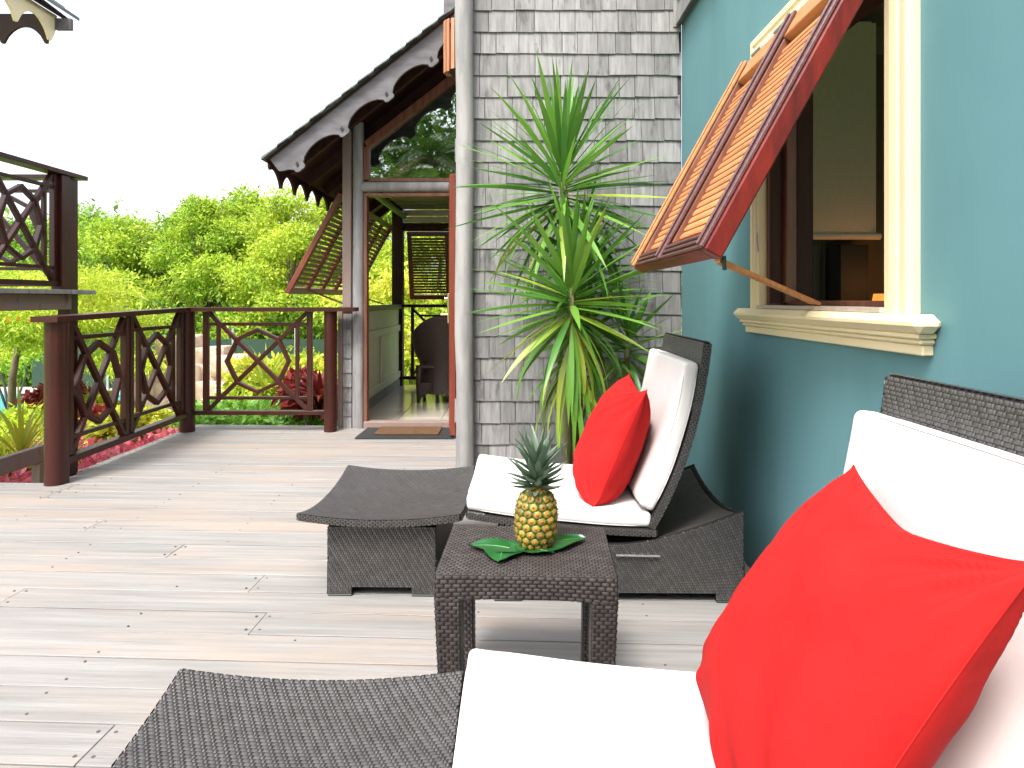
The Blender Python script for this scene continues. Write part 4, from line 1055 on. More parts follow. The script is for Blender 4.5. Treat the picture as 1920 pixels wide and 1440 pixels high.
# ---- side table
def side_table():
    root = thing('side_table', (0, 0, 0), 'square dark woven side table carrying the pineapple', 'table')
    hx, hy, zt_ = .231, .18, .42
    top = rounded_box(2*hx, 2*hy, .060, .003, (6, 6, 3), lambda p: (p.x, p.y, p.z + zt_ - .030)).build('top', 'wick_b', root, smooth=2)
    w = WV()
    w.add(flat((0, 0, zt_ + .0005), (1, 0, 0), (0, 1, 0), (0, 0, 1)), -hx+.001, hx-.001, -hy+.001, hy-.001, .0165, .0105, .5, .0024)
    cw, ch = .0215, .0100
    arch = lambda a, h_: .012 * (1 - (np.abs(a)/h_)**2)
    for sy in (-1, 1):
        f = lambda A, B, sy=sy: np.stack([-sy*A, np.full_like(A, sy*(hy+.0006)), zt_ - .0005 - B * (.069 - arch(A, hx))], -1)
        w.add(fnpos(f, -1), -hx+.002, hx-.002, 0, 1, cw, ch/.064, .5, .0028)
    for sx in (-1, 1):
        f = lambda A, B, sx=sx: np.stack([np.full_like(A, sx*(hx+.0006)), sx*A, zt_ - .0005 - B * (.069 - arch(A, hy))], -1)
        w.add(fnpos(f, -1), -hy+.002, hy-.002, 0, 1, cw, ch/.064, .5, .0028)
    w.build(top, 'wick_t')
    lwid = .064
    for sx in (-1, 1):
        for sy in (-1, 1):
            def corner(z, a, b):     # leg tapers and leans in slightly to the floor
                k = (zt_ - .062 - z) / (zt_ - .062); wd = lwid - .010 * k; ins = .014 * k
                return (sx * (hx - ins - a * wd), sy * (hy - ins - b * wd), z)
            z0, z1 = .006, zt_ - .059
            lg = MB().hexa([corner(z0, 0, 0), corner(z0, 1, 0), corner(z0, 1, 1), corner(z0, 0, 1), corner(z1, 0, 0), corner(z1, 1, 0), corner(z1, 1, 1), corner(z1, 0, 1)]).build('leg', 'wick_b', root)
            w = WV()
            def lf(face):
                def f(A, B):      # A across 0..1, B height
                    k = (zt_ - .062 - B) / (zt_ - .062); wd = lwid - .010 * k; ins = .014 * k; A1 = A
                    if face == 0: x = hx - ins - A1*wd; y = hy - ins + .0006
                    elif face == 1: x = hx - ins + .0006; y = hy - ins - A1*wd
                    elif face == 2: x = hx - ins - A1*wd; y = hy - ins - wd - .0006
                    else: x = hx - ins - wd - .0006; y = hy - ins - A1*wd
                    return np.stack([sx*(x + 0*A), sy*(y + 0*A), B + 0*A], -1)
                return f
            cx, cy = sx*(hx - lwid/2), sy*(hy - lwid/2)
            for face in range(4):
                f = lf(face); n0 = fnpos(f)[1](np.array([.5]), np.array([.2]))[0]; p0_ = f(np.array([.5]), np.array([.2]))[0]
                flip = 1 if np.dot(n0[:2], p0_[:2] - np.array([cx, cy])) > 0 else -1
                w.add(fnpos(f, flip), .02, .98, .008, z1, .0215/lwid, .0100, .5, .0026)
            w.build(lg, 'wick_t')
            MB().box(corner(.0,.5,.5)[0]-.024, corner(.0,.5,.5)[0]+.024, corner(.0,.5,.5)[1]-.024, corner(.0,.5,.5)[1]+.024, 0, .0055).build('glide', 'glide', lg)
    return root
st = side_table(); st.location = (.042, 1.795, .001); st.rotation_euler.z = R(-2.5)

# ---- pineapple
TZ = .4245
pc = Vector((.066, 1.80, TZ + .004))
pn = thing('pineapple', pc, 'ripe yellow pineapple with green crown standing on the side table', 'pineapple')
PH = .168
def prad(t): return .0605 * (1 - abs(2*t - .92)**3.0 * .62) ** .75 if t < .97 else .03
pts = [(pc.x + .004*t, pc.y, pc.z + PH * t) for t in np.linspace(0, 1, 15)]
rr_ = [max(.02, prad(t) - .004) for t in np.linspace(0, 1, 15)]; rr_[0] = .036; rr_[-1] = .022
MB().tube(pts, rr_, 24).build('body', 'pin_body', pn, smooth=2)
# one fruitlet: a domed hexagon with a small spike
def fruitlet_mesh(sc):
    q = MB(); vs = [(0, .001, .0062)]; rings = ((.0035, .0036), (.0075, .0030), (.0108, .0012), (.0124, -.003))
    for r_, z in rings:
        for k in range(12):
            a = 2*math.pi*k/12; hexr = r_ * (1 + .06*math.cos(6*a)) 
            vs.append((hexr*math.cos(a), hexr*math.sin(a)*.92, z))
    fs = [(0, 1 + k, 1 + (k+1) % 12) for k in range(12)]
    for j in range(3):
        for k in range(12): fs.append((1+j*12+k, 1+(j+1)*12+k, 1+(j+1)*12+(k+1) % 12, 1+j*12+(k+1) % 12))
    q.add(vs, fs)
    q.add([(-.0022, -.001, .0058), (.0022, -.001, .0058), (0, .0005, .0075), (.0004, .0085, .0095)], [(0, 1, 3), (1, 2, 3), (2, 0, 3)])
    return q.mesh('fruitlet', mt['fruit'], 2)
fm = fruitlet_mesh(1)
NR = 9
for j in range(NR):
    t = .055 + .90 * j / (NR - 1); rad = prad(t); nper = 13 if rad > .048 else (12 if rad > .04 else 10)
    nper = 13
    for k in range(nper):
        a = 2*math.pi * (k + (j % 2) * .5 + j * .06) / nper
        r2 = prad(min(t + .02, .96)); r1 = prad(max(t - .02, 0)); slope = (r1 - r2) / (.04 * PH)
        n = Vector((math.cos(a), math.sin(a), slope)).normalized(); up = Vector((0, 0, 1)); up = (up - n * up.dot(n)).normalized(); xx = up.cross(n)
        s_ = rad / .0605
        link('fruitlet', fm, pc + Vector((.004*t + (rad - .0035) * math.cos(a), (rad - .0035) * math.sin(a), PH * t)), pn, rot=Matrix((xx, up, n)).transposed().to_euler(), scale=(max(.62, s_) * 1.22, 1.06, 1))

def blade(base, d0, L, w, droop, mat, name, par, fold=.25, seg=10, twist=0, wp=.35, tipcurl=0, side=None, thick=0):
    """a long folded leaf; d0 start direction, droop bends it downwards; widest at wp"""
    p = Vector(base); d = Vector(d0).normalized(); rows = []
    sdir = Vector(side) if side is not None else d.cross(Vector((0, 0, 1)))
    if sdir.length < 1e-3: sdir = Vector((1, 0, 0))
    sdir = (sdir - d*sdir.dot(d)).normalized(); sdir = Matrix.Rotation(twist, 3, d) @ sdir
    for i in range(seg + 1):
        t = i / seg
        wt = w * (.42 + .58 * math.sin(min(t / wp, 1) * math.pi/2)) if t < wp else w * max(0, (1 - ((t - wp) / (1 - wp))**1.6))
        nrm_ = sdir.cross(d).normalized()
        rows.append((p + sdir * wt/2 + nrm_ * wt * fold, p.copy(), p - sdir * wt/2 + nrm_ * wt * fold))
        p = p + d * (L / seg)
        ax = d.cross(Vector((0, 0, -1)))
        if ax.length > 1e-3:
            d = (Matrix.Rotation(droop / seg * (.4 + 1.2*t), 3, ax.normalized()) @ d).normalized()
        sdir = (sdir - d*sdir.dot(d)).normalized()
    mb = MB(); vs = [q for r_ in rows for q in r_]
    mb.add(vs, [(i*3, i*3+1, i*3+4, i*3+3) for i in range(seg)] + [(i*3+1, i*3+2, i*3+5, i*3+4) for i in range(seg)])
    return mb.build(name, mat, par, smooth=2, at_=base)
ctop = pc + Vector((.004, 0, PH - .004))
random.seed(21)
for i in range(62):
    f = i / 61; az = i * 2.39996 + random.uniform(-.2, .2); el = R(2 + 72 * f**1.1) + random.uniform(-.12, .12)
    d = (math.cos(az)*math.cos(el), math.sin(az)*math.cos(el), math.sin(el))
    b0 = ctop + Vector((math.cos(az)*.017*(1-f*.8), math.sin(az)*.017*(1-f*.8), -.008 + .066 * f))
    blade(b0, d, .062 + .074 * f * random.uniform(.75, 1.25), .021 + .006*random.random(), random.uniform(-1.0, .15) if f < .55 else random.uniform(-.4, .8), 'crown', 'leaf', pn, fold=.28, seg=8, wp=.2)

# ---- broad leaves under the pineapple
def broad_leaf(p0, ang, L, W, label, lift=.008, notch=.25):
    g = MB(); c, s_ = math.cos(ang), math.sin(ang); nu, nv = 16, 12
    ripple = random.uniform(0, 6)
    def fn(u, v):
        t = u; w = W/2 * math.sin(math.pi * min(1, t**.60))**.62 * (1 - .25*t*t); a = (v - .5) * 2
        x = t*L - notch*L*(1-t)**3 * abs(a)*1.0; y = a * w + (.0)
        z = .0035 + lift * abs(a)**1.5 * .5 + .006 * math.sin(t*3.1)*1 + .003 * math.sin(ripple + t*7 + a*2) * abs(a)
        return (p0[0] + c*x - s_*y, p0[1] + s_*x + c*y, TZ + max(z, .002))
    g.grid(fn, nu, nv); o = g.build('broad_leaf', 'plate_leaf', smooth=2)
    g = MB(); pts = [Vector(fn(t, .5)) + Vector((0, 0, .0006)) for t in np.linspace(.02, .98, 14)]
    g.tube(pts, [.0013*(1 - .8*i/13) for i in range(14)], 6)
    g.build('midrib', 'vein', o, smooth=2)
    tag(o, label, 'leaf', 'glossy green leaves under the pineapple'); return o
broad_leaf((.075, 1.795), R(24), .150, .115, 'glossy green leaf pointing right from under the pineapple')
broad_leaf((.01, 1.775), R(170), .135, .095, 'narrow glossy green leaf pointing left from the pineapple')
broad_leaf((-.02, 1.79), R(-98), .105, .125, 'rounded glossy green leaf in front at the pineapple base')
broad_leaf((.03, 1.775), R(-20), .09, .07, 'glossy green leaf tucked under the front of the pineapple')

# ---- yucca
yu = thing('yucca_plant', (.36, 3.40, 0), 'tall green yucca with several spiky heads against the shingle wall', 'plant')
heads = [(Vector((.265, 3.38, 1.60)), 1.0, 120, .60), (Vector((.30, 3.22, 1.02)), .95, 100, .53), (Vector((.61, 3.36, .80)), .7, 34, .34), (Vector((.37, 3.40, 1.22)), .8, 40, .44), (Vector((.41, 3.40, .86)), .8, 34, .42)]
MB().tube([(.34, 3.45, 0), (.33, 3.44, .6), (.36, 3.42, 1.0), (.33, 3.40, 1.35), (.275, 3.38, 1.66), (.262, 3.38, 1.86)], [.030, .028, .026, .024, .022, .012], 12).build('stem', 'yuc_stem', yu, smooth=2)
MB().tube([(.30, 3.40, 0), (.29, 3.34, .5), (.29, 3.27, .85), (.30, 3.22, 1.06), (.30, 3.215, 1.2)], [.024, .022, .020, .018, .01], 12).build('stem', 'yuc_stem', yu, smooth=2)
MB().tube([(.45, 3.44, 0), (.52, 3.42, .4), (.60, 3.38, .72), (.61, 3.36, .90)], [.03, .028, .022, .01], 12).build('stem', 'yuc_stem', yu, smooth=2)
random.seed(5)
for hi_, (hc, sc, n, L) in enumerate(heads):
    for i in range(n):
        f = (i + .5) / n; az = i * 2.39996 + random.uniform(-.15, .15); el = R(-40 + 120 * f**1.15) + random.uniform(-.1, .1)
        dv = Vector((math.cos(az)*math.cos(el), math.sin(az)*math.cos(el), math.sin(el)))
        if dv.y > .3: dv.y *= .35; dv.normalize()
        if abs(dv.y) > .5 and el < .9: dv.y *= .6; dv.normalize()
        b0 = hc + Vector((dv.x*.02, dv.y*.02, -.02 + .26 * sc * f))
        l = L * random.uniform(.75, 1.1) * (1.0 if abs(el) < 1.1 else .95)
        if b0.y + dv.y * l > 3.74: l = max(.2, (3.74 - b0.y) / dv.y)
        old = random.random() < (.35 if f < .25 else .03)
        w = .031 * random.uniform(.8, 1.2) * (1.1 if hi_ == 1 else 1)
        dr = random.uniform(.4, 1.3) if f < .18 else random.uniform(.0, .32)
        blade(b0, dv, l, w, dr, 'yucca_old' if old else 'yucca', 'leaf', yu, fold=.12, seg=9, wp=.38, twist=random.uniform(-.7, .7))
    # hanging old leaves
    for i in range((16, 34, 6, 10, 14)[hi_]):
        az = random.uniform(0, 2*math.pi); dv = Vector((math.cos(az)*.6, -abs(math.sin(az))*.4, -.75))
        blade(hc + Vector((0, -.01, random.uniform(-.30, .0))), dv, L*random.uniform(.7, 1.1), .029, 1.0, 'yucca_old' if random.random() < .4 else 'yucca', 'leaf', yu, fold=.12, seg=9, wp=.45, twist=random.uniform(-.6, .6))

# ---- wicker armchairs and round table in the porch
def armchair(loc, rz, label):
    root = thing('wicker_armchair', (0, 0, 0), label, 'armchair', 'wicker armchairs inside the porch')
    g = MB()
    # wrap-around back and arms: a bent shell, high at the back
    def shell(off):
        def fn(u, v):
            a = math.pi * (-.10 + 1.20 * u)         # from one arm round the back to the other
            rx, ry = .29 + off, .29 + off; hgt = .66 + .26 * max(0, math.sin(a))**1.4
            flare = .065 * v**2
            waist = -.05 * math.sin(math.pi * min(1, v*1.3))
            return (math.cos(a) * (rx + flare + waist), -math.sin(a) * (ry + flare + waist), .0 + (.0 + (.10 if .3 < u < .7 else .10)) + (hgt - .10) * v)
        return fn
    g.grid(shell(.02), 28, 12); g.grid(shell(-.015), 28, 12)
    def rim(u):
        p, q = Vector(shell(.02)(u, 1)), Vector(shell(-.015)(u, 1)); return (p + q) / 2
    sh_ = g.build('shell', mt['wick_chair'], root, smooth=2)
    MB().tube([rim(u) for u in np.linspace(0, 1, 29)], .026, 10).build('rim', mt['wick_chair'], root, smooth=2)
    MB().box(-.27, .27, -.25, .30, .36, .42, .02).build('seat', mt['wick_chair'], root)
    for sx in (-1, 1):
        for y in (-.22, .26):
            MB().tube([(sx*.275, y, 0), (sx*.27, y, .2), (sx*.255, y, .40)], [.017, .03, .045], 10).build('leg', mt['wick_chair'], root, smooth=2)
    g = MB()      # arched skirt between the back legs
    g.prism([(-.26, .0)] + [(-.235 + .47*k/10, .06 + .10*math.sin(math.pi*k/10)) for k in range(11)] + [(.26, .0), (.27, .22), (-.27, .22)], (0, -.245, 0), (1, 0, 0), (0, 0, 1), (0, 1, 0), .02)
    g.build('skirt', mt['wick_chair'], root)
    root.location = loc; root.rotation_euler.z = rz
    return root
def chair_mat():
    m = M('wicker_chair', (.055, .034, .026), (.03, .02, .016), 40, (1, 1, 3), rough=.4, bump=.003, bscale=90, bstretch=(1, 1, 4)); return m
mt['wick_chair'] = chair_mat()
armchair((-.74, 7.15, .005), R(0), 'dark wicker armchair seen from behind through the open door')
armchair((-.58, 8.00, .005), R(165), 'second dark wicker armchair beyond the porch table')
tb = thing('porch_table', (-.45, 7.62, .005), 'round dark table between the two porch armchairs', 'table')
MB().tube([(-.45, 7.62, .71), (-.45, 7.62, .735)], .33, 28).build('tabletop', mt['wick_chair'], tb)
MB().tube([(-.45, 7.62, .005), (-.45, 7.62, .04), (-.45, 7.62, .08), (-.45, 7.62, .709)], [.2, .18, .04, .04], 16).build('pedestal', mt['wick_chair'], tb, smooth=True)

# ================================================================== GARDEN
def leaf_cloud(clumps, n, size, asp=.5, tri=False, horiz=.5, seedv=0, fill=.35):
    """rhombic leaves scattered in ellipsoidal clumps [(c, r(3))]"""
    rg = np.random.default_rng(seedv + 11); C_ = np.array([c for c, r in clumps]); Rr = np.array([r for c, r in clumps])
    wgt = Rr.prod(1)**(2/3); idx = rg.choice(len(C_), n, p=wgt/wgt.sum())
    d = rg.normal(size=(n, 3)); d /= np.linalg.norm(d, axis=1, keepdims=True)
    rad = (fill + (1 - fill) * rg.random(n)**.5) * (1 + .2 * rg.normal(size=n))
    rad = rad * np.where(rg.random(n) < .16, 1 + .55 * rg.random(n), 1)
    P = C_[idx] + d * Rr[idx] * rad[:, None]
    # leaf frames: long axis mostly outward/hanging, faces mixed
    a = d * .7 + rg.normal(size=(n, 3)) * .8; a[:, 2] -= .2; a /= np.linalg.norm(a, axis=1, keepdims=True)
    u = rg.normal(size=(n, 3)) * (1 - horiz) + np.array([0, 0, 1]) * horiz + d*.3
    b = np.cross(a, u); b /= np.linalg.norm(b, axis=1, keepdims=True) + 1e-9
    s = size * (.6 + .8 * rg.random(n))[:, None]
    V = np.stack([P, P + a*s*.5 + b*s*asp*.5, P + a*s, P + a*s*.5 - b*s*asp*.5], 1).reshape(-1, 3)
    return V, np.arange(4*n).reshape(n, 4)
def crown_obj(name, clumps, n, size, mat, parent=None, kind=None, seedv=0, **k):
    V, Fq = leaf_cloud(clumps, n, size, seedv=seedv, **k); 
    o = (V.min(0) + V.max(0)) / 2 if parent is not None else np.array([*((V.min(0) + V.max(0)) / 2)[:2], V.min(0)[2]])
    return link(name, np_mesh(name, V - o, Fq, mat), Vector(o), parent, kind)
def tree(x, Y, ztop, rad, label, mat, n=9000, size=.17, seedv=0, lean=0, zlow=None, trunk_r=.14, asp=.45):
    rg = random.Random(seedv)
    root = thing('tree', (x, Y, GZ), label, 'tree', 'garden trees beyond the railing')
    zc0 = zlow if zlow is not None else -.2; clumps = []
    Hc = ztop - zc0
    for i in range(46):
        t = rg.random(); a = rg.uniform(0, 2*math.pi); prof = math.sin(math.pi * min(1, .18 + t*.86))**.6
        rr2 = rad * prof * rg.uniform(.35, .95); cr = rad * rg.uniform(.13, .30)
        clumps.append(((x + lean*t + rr2*math.cos(a), Y + rr2*math.sin(a), zc0 + (Hc - cr*.5) * t), (cr*rg.uniform(.9, 1.5), cr*rg.uniform(.9, 1.4), cr*rg.uniform(.5, .8))))
    base = Vector((x, Y, GZ)); top = Vector((x + lean, Y, zc0 + Hc * .75))
    g = MB(); mid = base.lerp(top, .45) + Vector((rg.uniform(-.3, .3), 0, 0))
    g.tube([base, base.lerp(mid, .5) + Vector((.06, 0, 0)), mid, top], [trunk_r, trunk_r*.8, trunk_r*.62, trunk_r*.15], 9)
    g.build('trunk', 'bark', root, smooth=2)
    for i in range(13):
        c = Vector(clumps[i*3][0]); t0 = rg.uniform(.2, .8); s_ = base.lerp(mid, .5).lerp(top, t0*.7); q = s_.lerp(c, .5) + Vector((0, 0, .12))
        MB().tube([s_, q, c], [trunk_r*.42, trunk_r*.26, trunk_r*.08], 7).build('branch', 'bark', root, smooth=2)
    crown_obj('crown', clumps, n, size, mat, root, seedv=seedv, asp=asp)
    return root
TL = [ # px x, top px y, Y, radius, material, label
    (40, 405, 26, 3.2, 'leaf_b', 'dark green tree rising behind the upper balcony'),
    (170, 385, 30, 3.2, 'leaf_b', 'distant tree whose crown begins just right of the tall dark post'),
    (255, 402, 23, 2.7, 'leaf_a', 'rounded green tree standing above the first railing panel'),
    (335, 398, 24, 2.4, 'leaf_b', 'slender tree standing over the railing corner post'),
    (395, 368, 21, 2.2, 'leaf_a', 'green tree with a peaked crown above the corner of the railing'),
    (470, 358, 23, 2.5, 'leaf_a', 'tall light green tree behind the middle of the far railing'),
    (555, 352, 20, 2.3, 'leaf_c', 'tall yellow green tree just under the pointed eave'),
    (640, 365, 24, 2.6, 'leaf_a', 'green tree partly hidden behind the side shutter of the porch'),
    (730, 360, 20, 2.4, 'leaf_a', 'green tree visible through the porch doorway'),
    (830, 380, 16, 2.0, 'leaf_c', 'bright tree seen below the back shutter of the porch'),
]
for i, (px, py, Y, rad, m_, lab) in enumerate(TL):
    c = at(px, py, Y)
    tree(c.x, Y, c.z, rad, lab, m_, n=34000, size=.14 if Y > 22 else .115, seedv=i*7 + 3, lean=random.uniform(-.5, .5), zlow=-.9)
# feathery yellow-green tree near the balcony with orange flowers
root = thing('flamboyant_tree', (-9.0, 11.5, GZ), 'feathery yellow green tree with orange flowers behind the tall balcony post', 'tree')
MB().tube([(-9.0, 11.5, GZ), (-8.9, 11.4, -.3), (-8.6, 11.2, .6)], [.07, .06, .04], 10).build('trunk', 'bark', root, smooth=2)
rg = random.Random(3); cl = []
for i in range(26):
    t = rg.random(); px = rg.uniform(-40, 250); py = 470 + max(0, (px - 60)) * .55 + t * 130
    c = at(px, min(py, 700), rg.uniform(9.8, 12)); cl.append((tuple(c), (.62, .55, .17)))
    MB().tube([(-8.7, 11.3, .2), Vector((-8.7, 11.3, .3)).lerp(c, .6) + Vector((0, 0, .15)), c], [.02, .014, .006], 6).build('branch', 'bark', root, smooth=2) if i % 3 == 0 else None
for _ in range(10):
    c = at(rg.uniform(-30, 120), rg.uniform(590, 660), rg.uniform(9.5, 10.8)); cl.append((tuple(c), (.5, .4, .2)))
crown_obj('crown', cl, 36000, .085, 'leaf_c', root, seedv=50, asp=.25, fill=.1)
crown_obj('flowers', [(c, (r[0]*.7, r[1]*.7, r[2]*1.1)) for c, r in cl[::6]], 130, .07, 'petal', root, kind='stuff', seedv=51, asp=.8)
# hedge mass filling the foot of the tree belt
cl = []
for i in range(64):
    px = -120 + i * 16; Y = random.uniform(18.5, 21); c = at(px, random.uniform(560, 600), Y); cl.append(((c.x, Y, -.4 + random.uniform(-.2, .5)), (.9, .7, 1.0)))
o = crown_obj('undergrowth', cl, 42000, .18, 'leaf_b', kind='stuff', seedv=77); o['label'] = 'dense green undergrowth below the garden trees'
cl = []
for i in range(90):
    x = -45 + i * .65; cl.append(((x, 36 + random.uniform(-2, 2), random.uniform(-.5, 4.6)), (2.2, 1.2, 1.7)))
o = crown_obj('far_woods', cl, 36000, .34, 'leaf_b', kind='stuff', seedv=78); o['label'] = 'far wooded slope closing the garden'
# chain fence
fn_ = thing('garden_fence', (-8, 17.3, GZ), 'dark green screened fence with thin grey posts below the trees', 'fence')
MB().box(-13, 1.5, 17.32, 17.35, GZ + .1, .05).build('screen', 'fence_green', fn_)
for k in range(9): MB().tube([(-12.6 + k*1.69, 17.28, GZ), (-12.6 + k*1.69, 17.28, .35)], .035, 8).build('post', 'galv', fn_)
# boulders
def boulder(c, r, seedv, par):
    mb = MB(); n = 10
    def fn(u, v):
        th_, ph_ = 2*math.pi*u, math.pi*v; d = Vector((math.cos(th_)*math.sin(ph_), math.sin(th_)*math.sin(ph_), math.cos(ph_)))
        k = 1 + .5 * noise.noise(d*1.5 + Vector((seedv*3.1, 0, 0))) + .1 * noise.noise(d*4 + Vector((seedv, 5, 0)))
        q = Vector([max(-.66, min(.66, w)) for w in d*k*1.1]); return (c[0] + q.x*r[0], c[1] + q.y*r[1], c[2] + q.z*r[2])
    mb.grid(fn, 14, 9); return mb.build('stone', 'rock', par, smooth=2)
random.seed(31); kk = 0
rocks = thing('rock_outcrop', (-5.4, 11.2, GZ), 'pale pink rock outcrop of stacked stones behind the railing corner', 'rocks')
prof = [(245, 720), (285, 655), (310, 640), (345, 645), (380, 662), (420, 682), (470, 692), (520, 700), (565, 715), (600, 745)]
def rock_top(px):
    for (a, b), (c_, d) in zip(prof[:-1], prof[1:]):
        if a <= px <= c_: return b + (d - b) * (px - a) / (c_ - a)
    return 800
for lev in range(7):
    z = GZ + .12 + lev * .29; px = 255 + (lev % 2) * 12
    while px < 600:
        zt_ = at(0, rock_top(px), 11.2).z
        wd = random.uniform(.17, .30); 
        if z - .10 < zt_:
            kk += 1; c = at(px, 600, 11.2)
            zc = min(z, zt_ - .06); boulder((c.x, 11.1 + lev * .10 + random.uniform(-.08, .12), zc), (wd*1.5, .36, random.uniform(.22, .34)), kk, rocks)
        px += wd * 2 * 1200 / 11.2 * .80
# shrubs
def shrub(px, py, Y, r, mat, label, n=2600, size=.10, cat='shrub', flat_=.7, seedv=0, asp=.45, grp='garden shrubs below the deck', zt_=None):
    c = at(px, py, Y); root = thing('shrub', (c.x, Y, GZ), label, cat, grp); rg = random.Random(seedv)
    cl = [((c.x + rg.uniform(-.7, .7)*r, Y + rg.uniform(-.6, .6)*r, c.z + rg.uniform(-.5, .3)*r*flat_), (r*.45, r*.45, r*.38*flat_)) for _ in range(9)]
    crown_obj('foliage', cl, n, size, mat, root, seedv=seedv, asp=asp, fill=.1)
    for i in range(4):
        q = Vector(cl[i][0]); MB().tube([(c.x, Y, GZ), Vector((c.x, Y, GZ)).lerp(q, .6) + Vector((.05, 0, 0)), q], [.03, .02, .008], 6).build('stem', 'bark', root, smooth=2)
    return root
SH = [
    (420, 785, 8.2, .55, 'leaf_d', 'low green shrub below the left end of the far railing'), (500, 790, 8.0, .55, 'leaf_d', 'low leafy shrub under the middle of the far railing'),
    (565, 780, 7.8, .55, 'leaf_d', 'broad green shrub near the foot of the red round post'), (520, 700, 9.4, .6, 'leaf_y', 'yellow green shrub behind the far lattice panel'),
    (580, 690, 9.8, .7, 'leaf_c', 'bright shrub at the right of the far lattice panel'), (470, 740, 9.0, .5, 'leaf_c', 'light green shrub behind the lattice ring'),
    (400, 800, 7.2, .4, 'leaf_d', 'small shrub at the foot of the railing corner post'), (200, 765, 11.0, .5, 'leaf_y', 'yellow flowering shrub behind the first lattice panel'),
    (60, 800, 8.4, .55, 'leaf_c', 'yellow green shrub left of the thick end post'), (30, 880, 6.2, .40, 'leaf_y', 'yellow leafed shrub below the grey timber beam'),
    (20, 660, 14, .9, 'leaf_c', 'pale green shrub under the upper balcony'), (110, 740, 11, .5, 'leaf_red', 'maroon leafed shrub just left of the end post'),
    (240, 800, 7.6, .40, 'leaf_y', 'yellow orange shrub above the pink bed'), (175, 790, 8.2, .32, 'leaf_red', 'red leafed shrub seen through the first lattice panel'),
    (597, 735, 7.4, .42, 'leaf_red', 'dark maroon shrub close to the red round post'), (700, 600, 12, .9, 'leaf_c', 'bright shrub seen through the porch opening'),
    (770, 640, 11, 1.0, 'leaf_y', 'yellow green bush beyond the porch back railing'), (840, 620, 11.5, 1.0, 'leaf_c', 'leafy bush behind the porch armchair'),
    (720, 540, 13, 1.0, 'leaf_y', 'sunlit bush behind the side of the porch'), (345, 790, 9.2, .42, 'leaf_c', 'small bright shrub between the boulders and the deck'),
]
for i, (px, py, Y, r, m_, lab) in enumerate(SH):
    shrub(px, py, Y, r, m_, lab, seedv=100 + i, size=.13 if m_ in ('leaf_y', 'leaf_red') else .10, n=2400)
# pink bed along the deck
cl = [((-2.95 - random.uniform(0, 1.9), random.uniform(4.3, 7.6), -.60 + random.uniform(-.1, .12)), (.28, .28, .16)) for _ in range(60)]
o = crown_obj('pink_ground_cover', cl, 16000, .085, 'leaf_pink', kind='stuff', seedv=200, asp=.6, fill=.05); o['label'] = 'bed of pink leafed ground cover beside the deck edge'
g = MB(); g.box(-5.6, -2.86, 4.05, 8.0, GZ - .3, -.74); o = g.build('planting_bed', 'soil'); o['kind'] = 'structure'
# spiky grasses / fronds
def frond_plant(name, c, n, L, w, mat, label, cat, droop=1.0, seedv=1, el0=20, el1=85):
    root = thing(name, (c[0], c[1], c[2]), label, cat); rg = random.Random(seedv)
    for i in range(n):
        az = i*2.4 + rg.uniform(-.2, .2); el = R(el0 + (el1 - el0) * i / n)
        blade(c, (math.cos(az)*math.cos(el), math.sin(az)*math.cos(el), math.sin(el)), L*rg.uniform(.7, 1.1), w, droop*rg.uniform(.6, 1.2), mat, 'leaf', root, fold=.15, seg=8)
    return root
c = at(500, 740, 8.8); frond_plant('spiky_plant', (c.x, 8.8, c.z), 30, .75, .05, 'leaf_c', 'spiky pale green plant behind the lattice ring', 'plant')
c = at(600, 750, 6.9); frond_plant('dracaena', (c.x, 6.9, c.z), 26, .5, .06, 'leaf_red', 'dark red spiky plant beside the red round post', 'plant', seedv=4)
c = at(40, 860, 5.6); frond_plant('banana_plant', (c.x, 5.6, c.z), 20, .75, .03, 'leaf_y', 'thin bladed yellow green plant at the left edge above the beam', 'plant', seedv=6, el0=40)
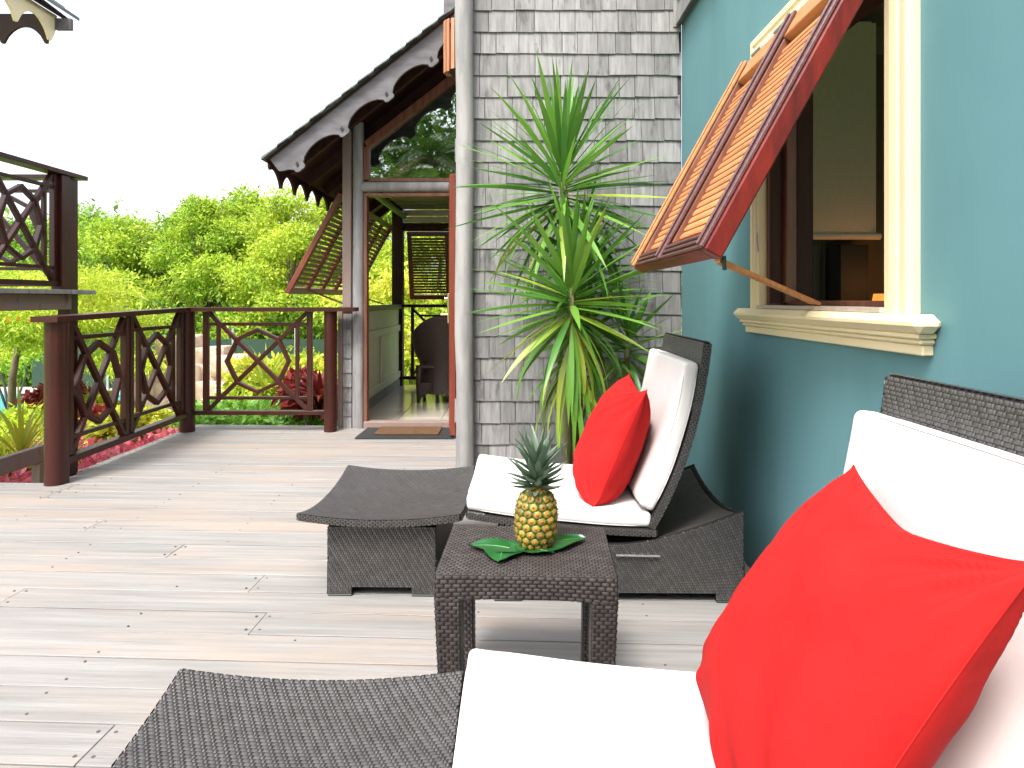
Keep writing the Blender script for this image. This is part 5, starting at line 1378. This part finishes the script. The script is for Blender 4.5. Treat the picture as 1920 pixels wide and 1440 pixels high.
def palm(name, base, height, nf, L, label, seedv, mat='leaf_palm', group=None, trunk=True, old=0):
    root = thing(name, base, label, 'palm tree', group); rg = random.Random(seedv); b = Vector(base); top = b + Vector((rg.uniform(-.3, .3), 0, height))
    if trunk: MB().tube([b, b.lerp(top, .5) + Vector((.1, 0, 0)), top], [.17, .13, .11], 10).build('trunk', 'bark', root, smooth=2)
    for i in range(nf):
        az = i*2.4; el = R(-10 + 85*i/nf); d = Vector((math.cos(az)*math.cos(el), math.sin(az)*math.cos(el), math.sin(el))); p = top.copy(); pts = [p.copy()]; seg = 12; dirs = [d.copy()]
        for s_ in range(seg):
            p = p + d*(L/seg); ax = d.cross(Vector((0, 0, -1)))
            if ax.length > 1e-3: d = Matrix.Rotation(R(95)/seg*(.5 + s_/seg), 3, ax.normalized()) @ d
            pts.append(p.copy()); dirs.append(d.copy())
        V, Fq = [], []
        for s_ in np.linspace(.12, .99, 34):
            k = s_*seg; i0 = min(int(k), seg-1); q = pts[i0].lerp(pts[i0+1], k - i0); dd = dirs[i0]; sd_ = dd.cross(Vector((0, 0, 1))).normalized(); ll = L*.30*math.sin(math.pi*(s_*.85 + .12))**.7
            for sg in (-1, 1):
                e = q + (sd_*sg*.85 + dd*.5 + Vector((0, 0, -.45))).normalized()*ll; m_ = q.lerp(e, .4); kx = dd*.018*L/2
                n0 = len(V); V += [q, m_ + kx, e, m_ - kx]; Fq.append((n0, n0+1, n0+2, n0+3))
        mbf = MB().add(V, Fq); mbf.tube(pts, [.018*L/2*(1 - .8*j/seg) for j in range(seg+1)], 5); mbf.build('frond', 'leaf_palm_old' if i < old else mat, root)
    return root
palm('palm_plant', (at(15, 880, 6.0).x, 6.0, -1.0), .25, 12, 1.15, 'low yellow green palm at the left edge beyond the beam', 91, 'leaf_y', trunk=True)
# planting behind the photographer, mirrored in the gable glass
GB = 'palms and trees behind the terrace mirrored in the gable glass'
for i, (x, y, hgt) in enumerate(((-1.6, -6.0, 4.6), (-3.6, -7.5, 5.4), (-5.2, -6.0, 4.4), (-2.6, -9.5, 7.2))):
    palm('palm_tree', (x, y, GZ), hgt, 20, 2.3, ('short palm on the right in the reflection of the gable glass', 'mid sized palm in the middle of the gable glass reflection', 'lowest palm on the left in the reflection of the gable glass', 'tallest palm behind the others in the gable glass reflection')[i], 60 + i, group=GB, old=3)
root = thing('tree', (-3, -11, GZ), 'dense tree mirrored dark green in the gable glass', 'tree')
cl = [((random.uniform(-9, 3), random.uniform(-12, -10.5), random.uniform(0, 8.0)), (1.4, .9, 1.1)) for _ in range(44)]
MB().tube([(-3, -11, GZ), (-3, -11, 3)], [.2, .12], 9).build('trunk', 'bark', root, smooth=2)
crown_obj('crown', cl, 22000, .26, 'leaf_palm', root, seedv=300)
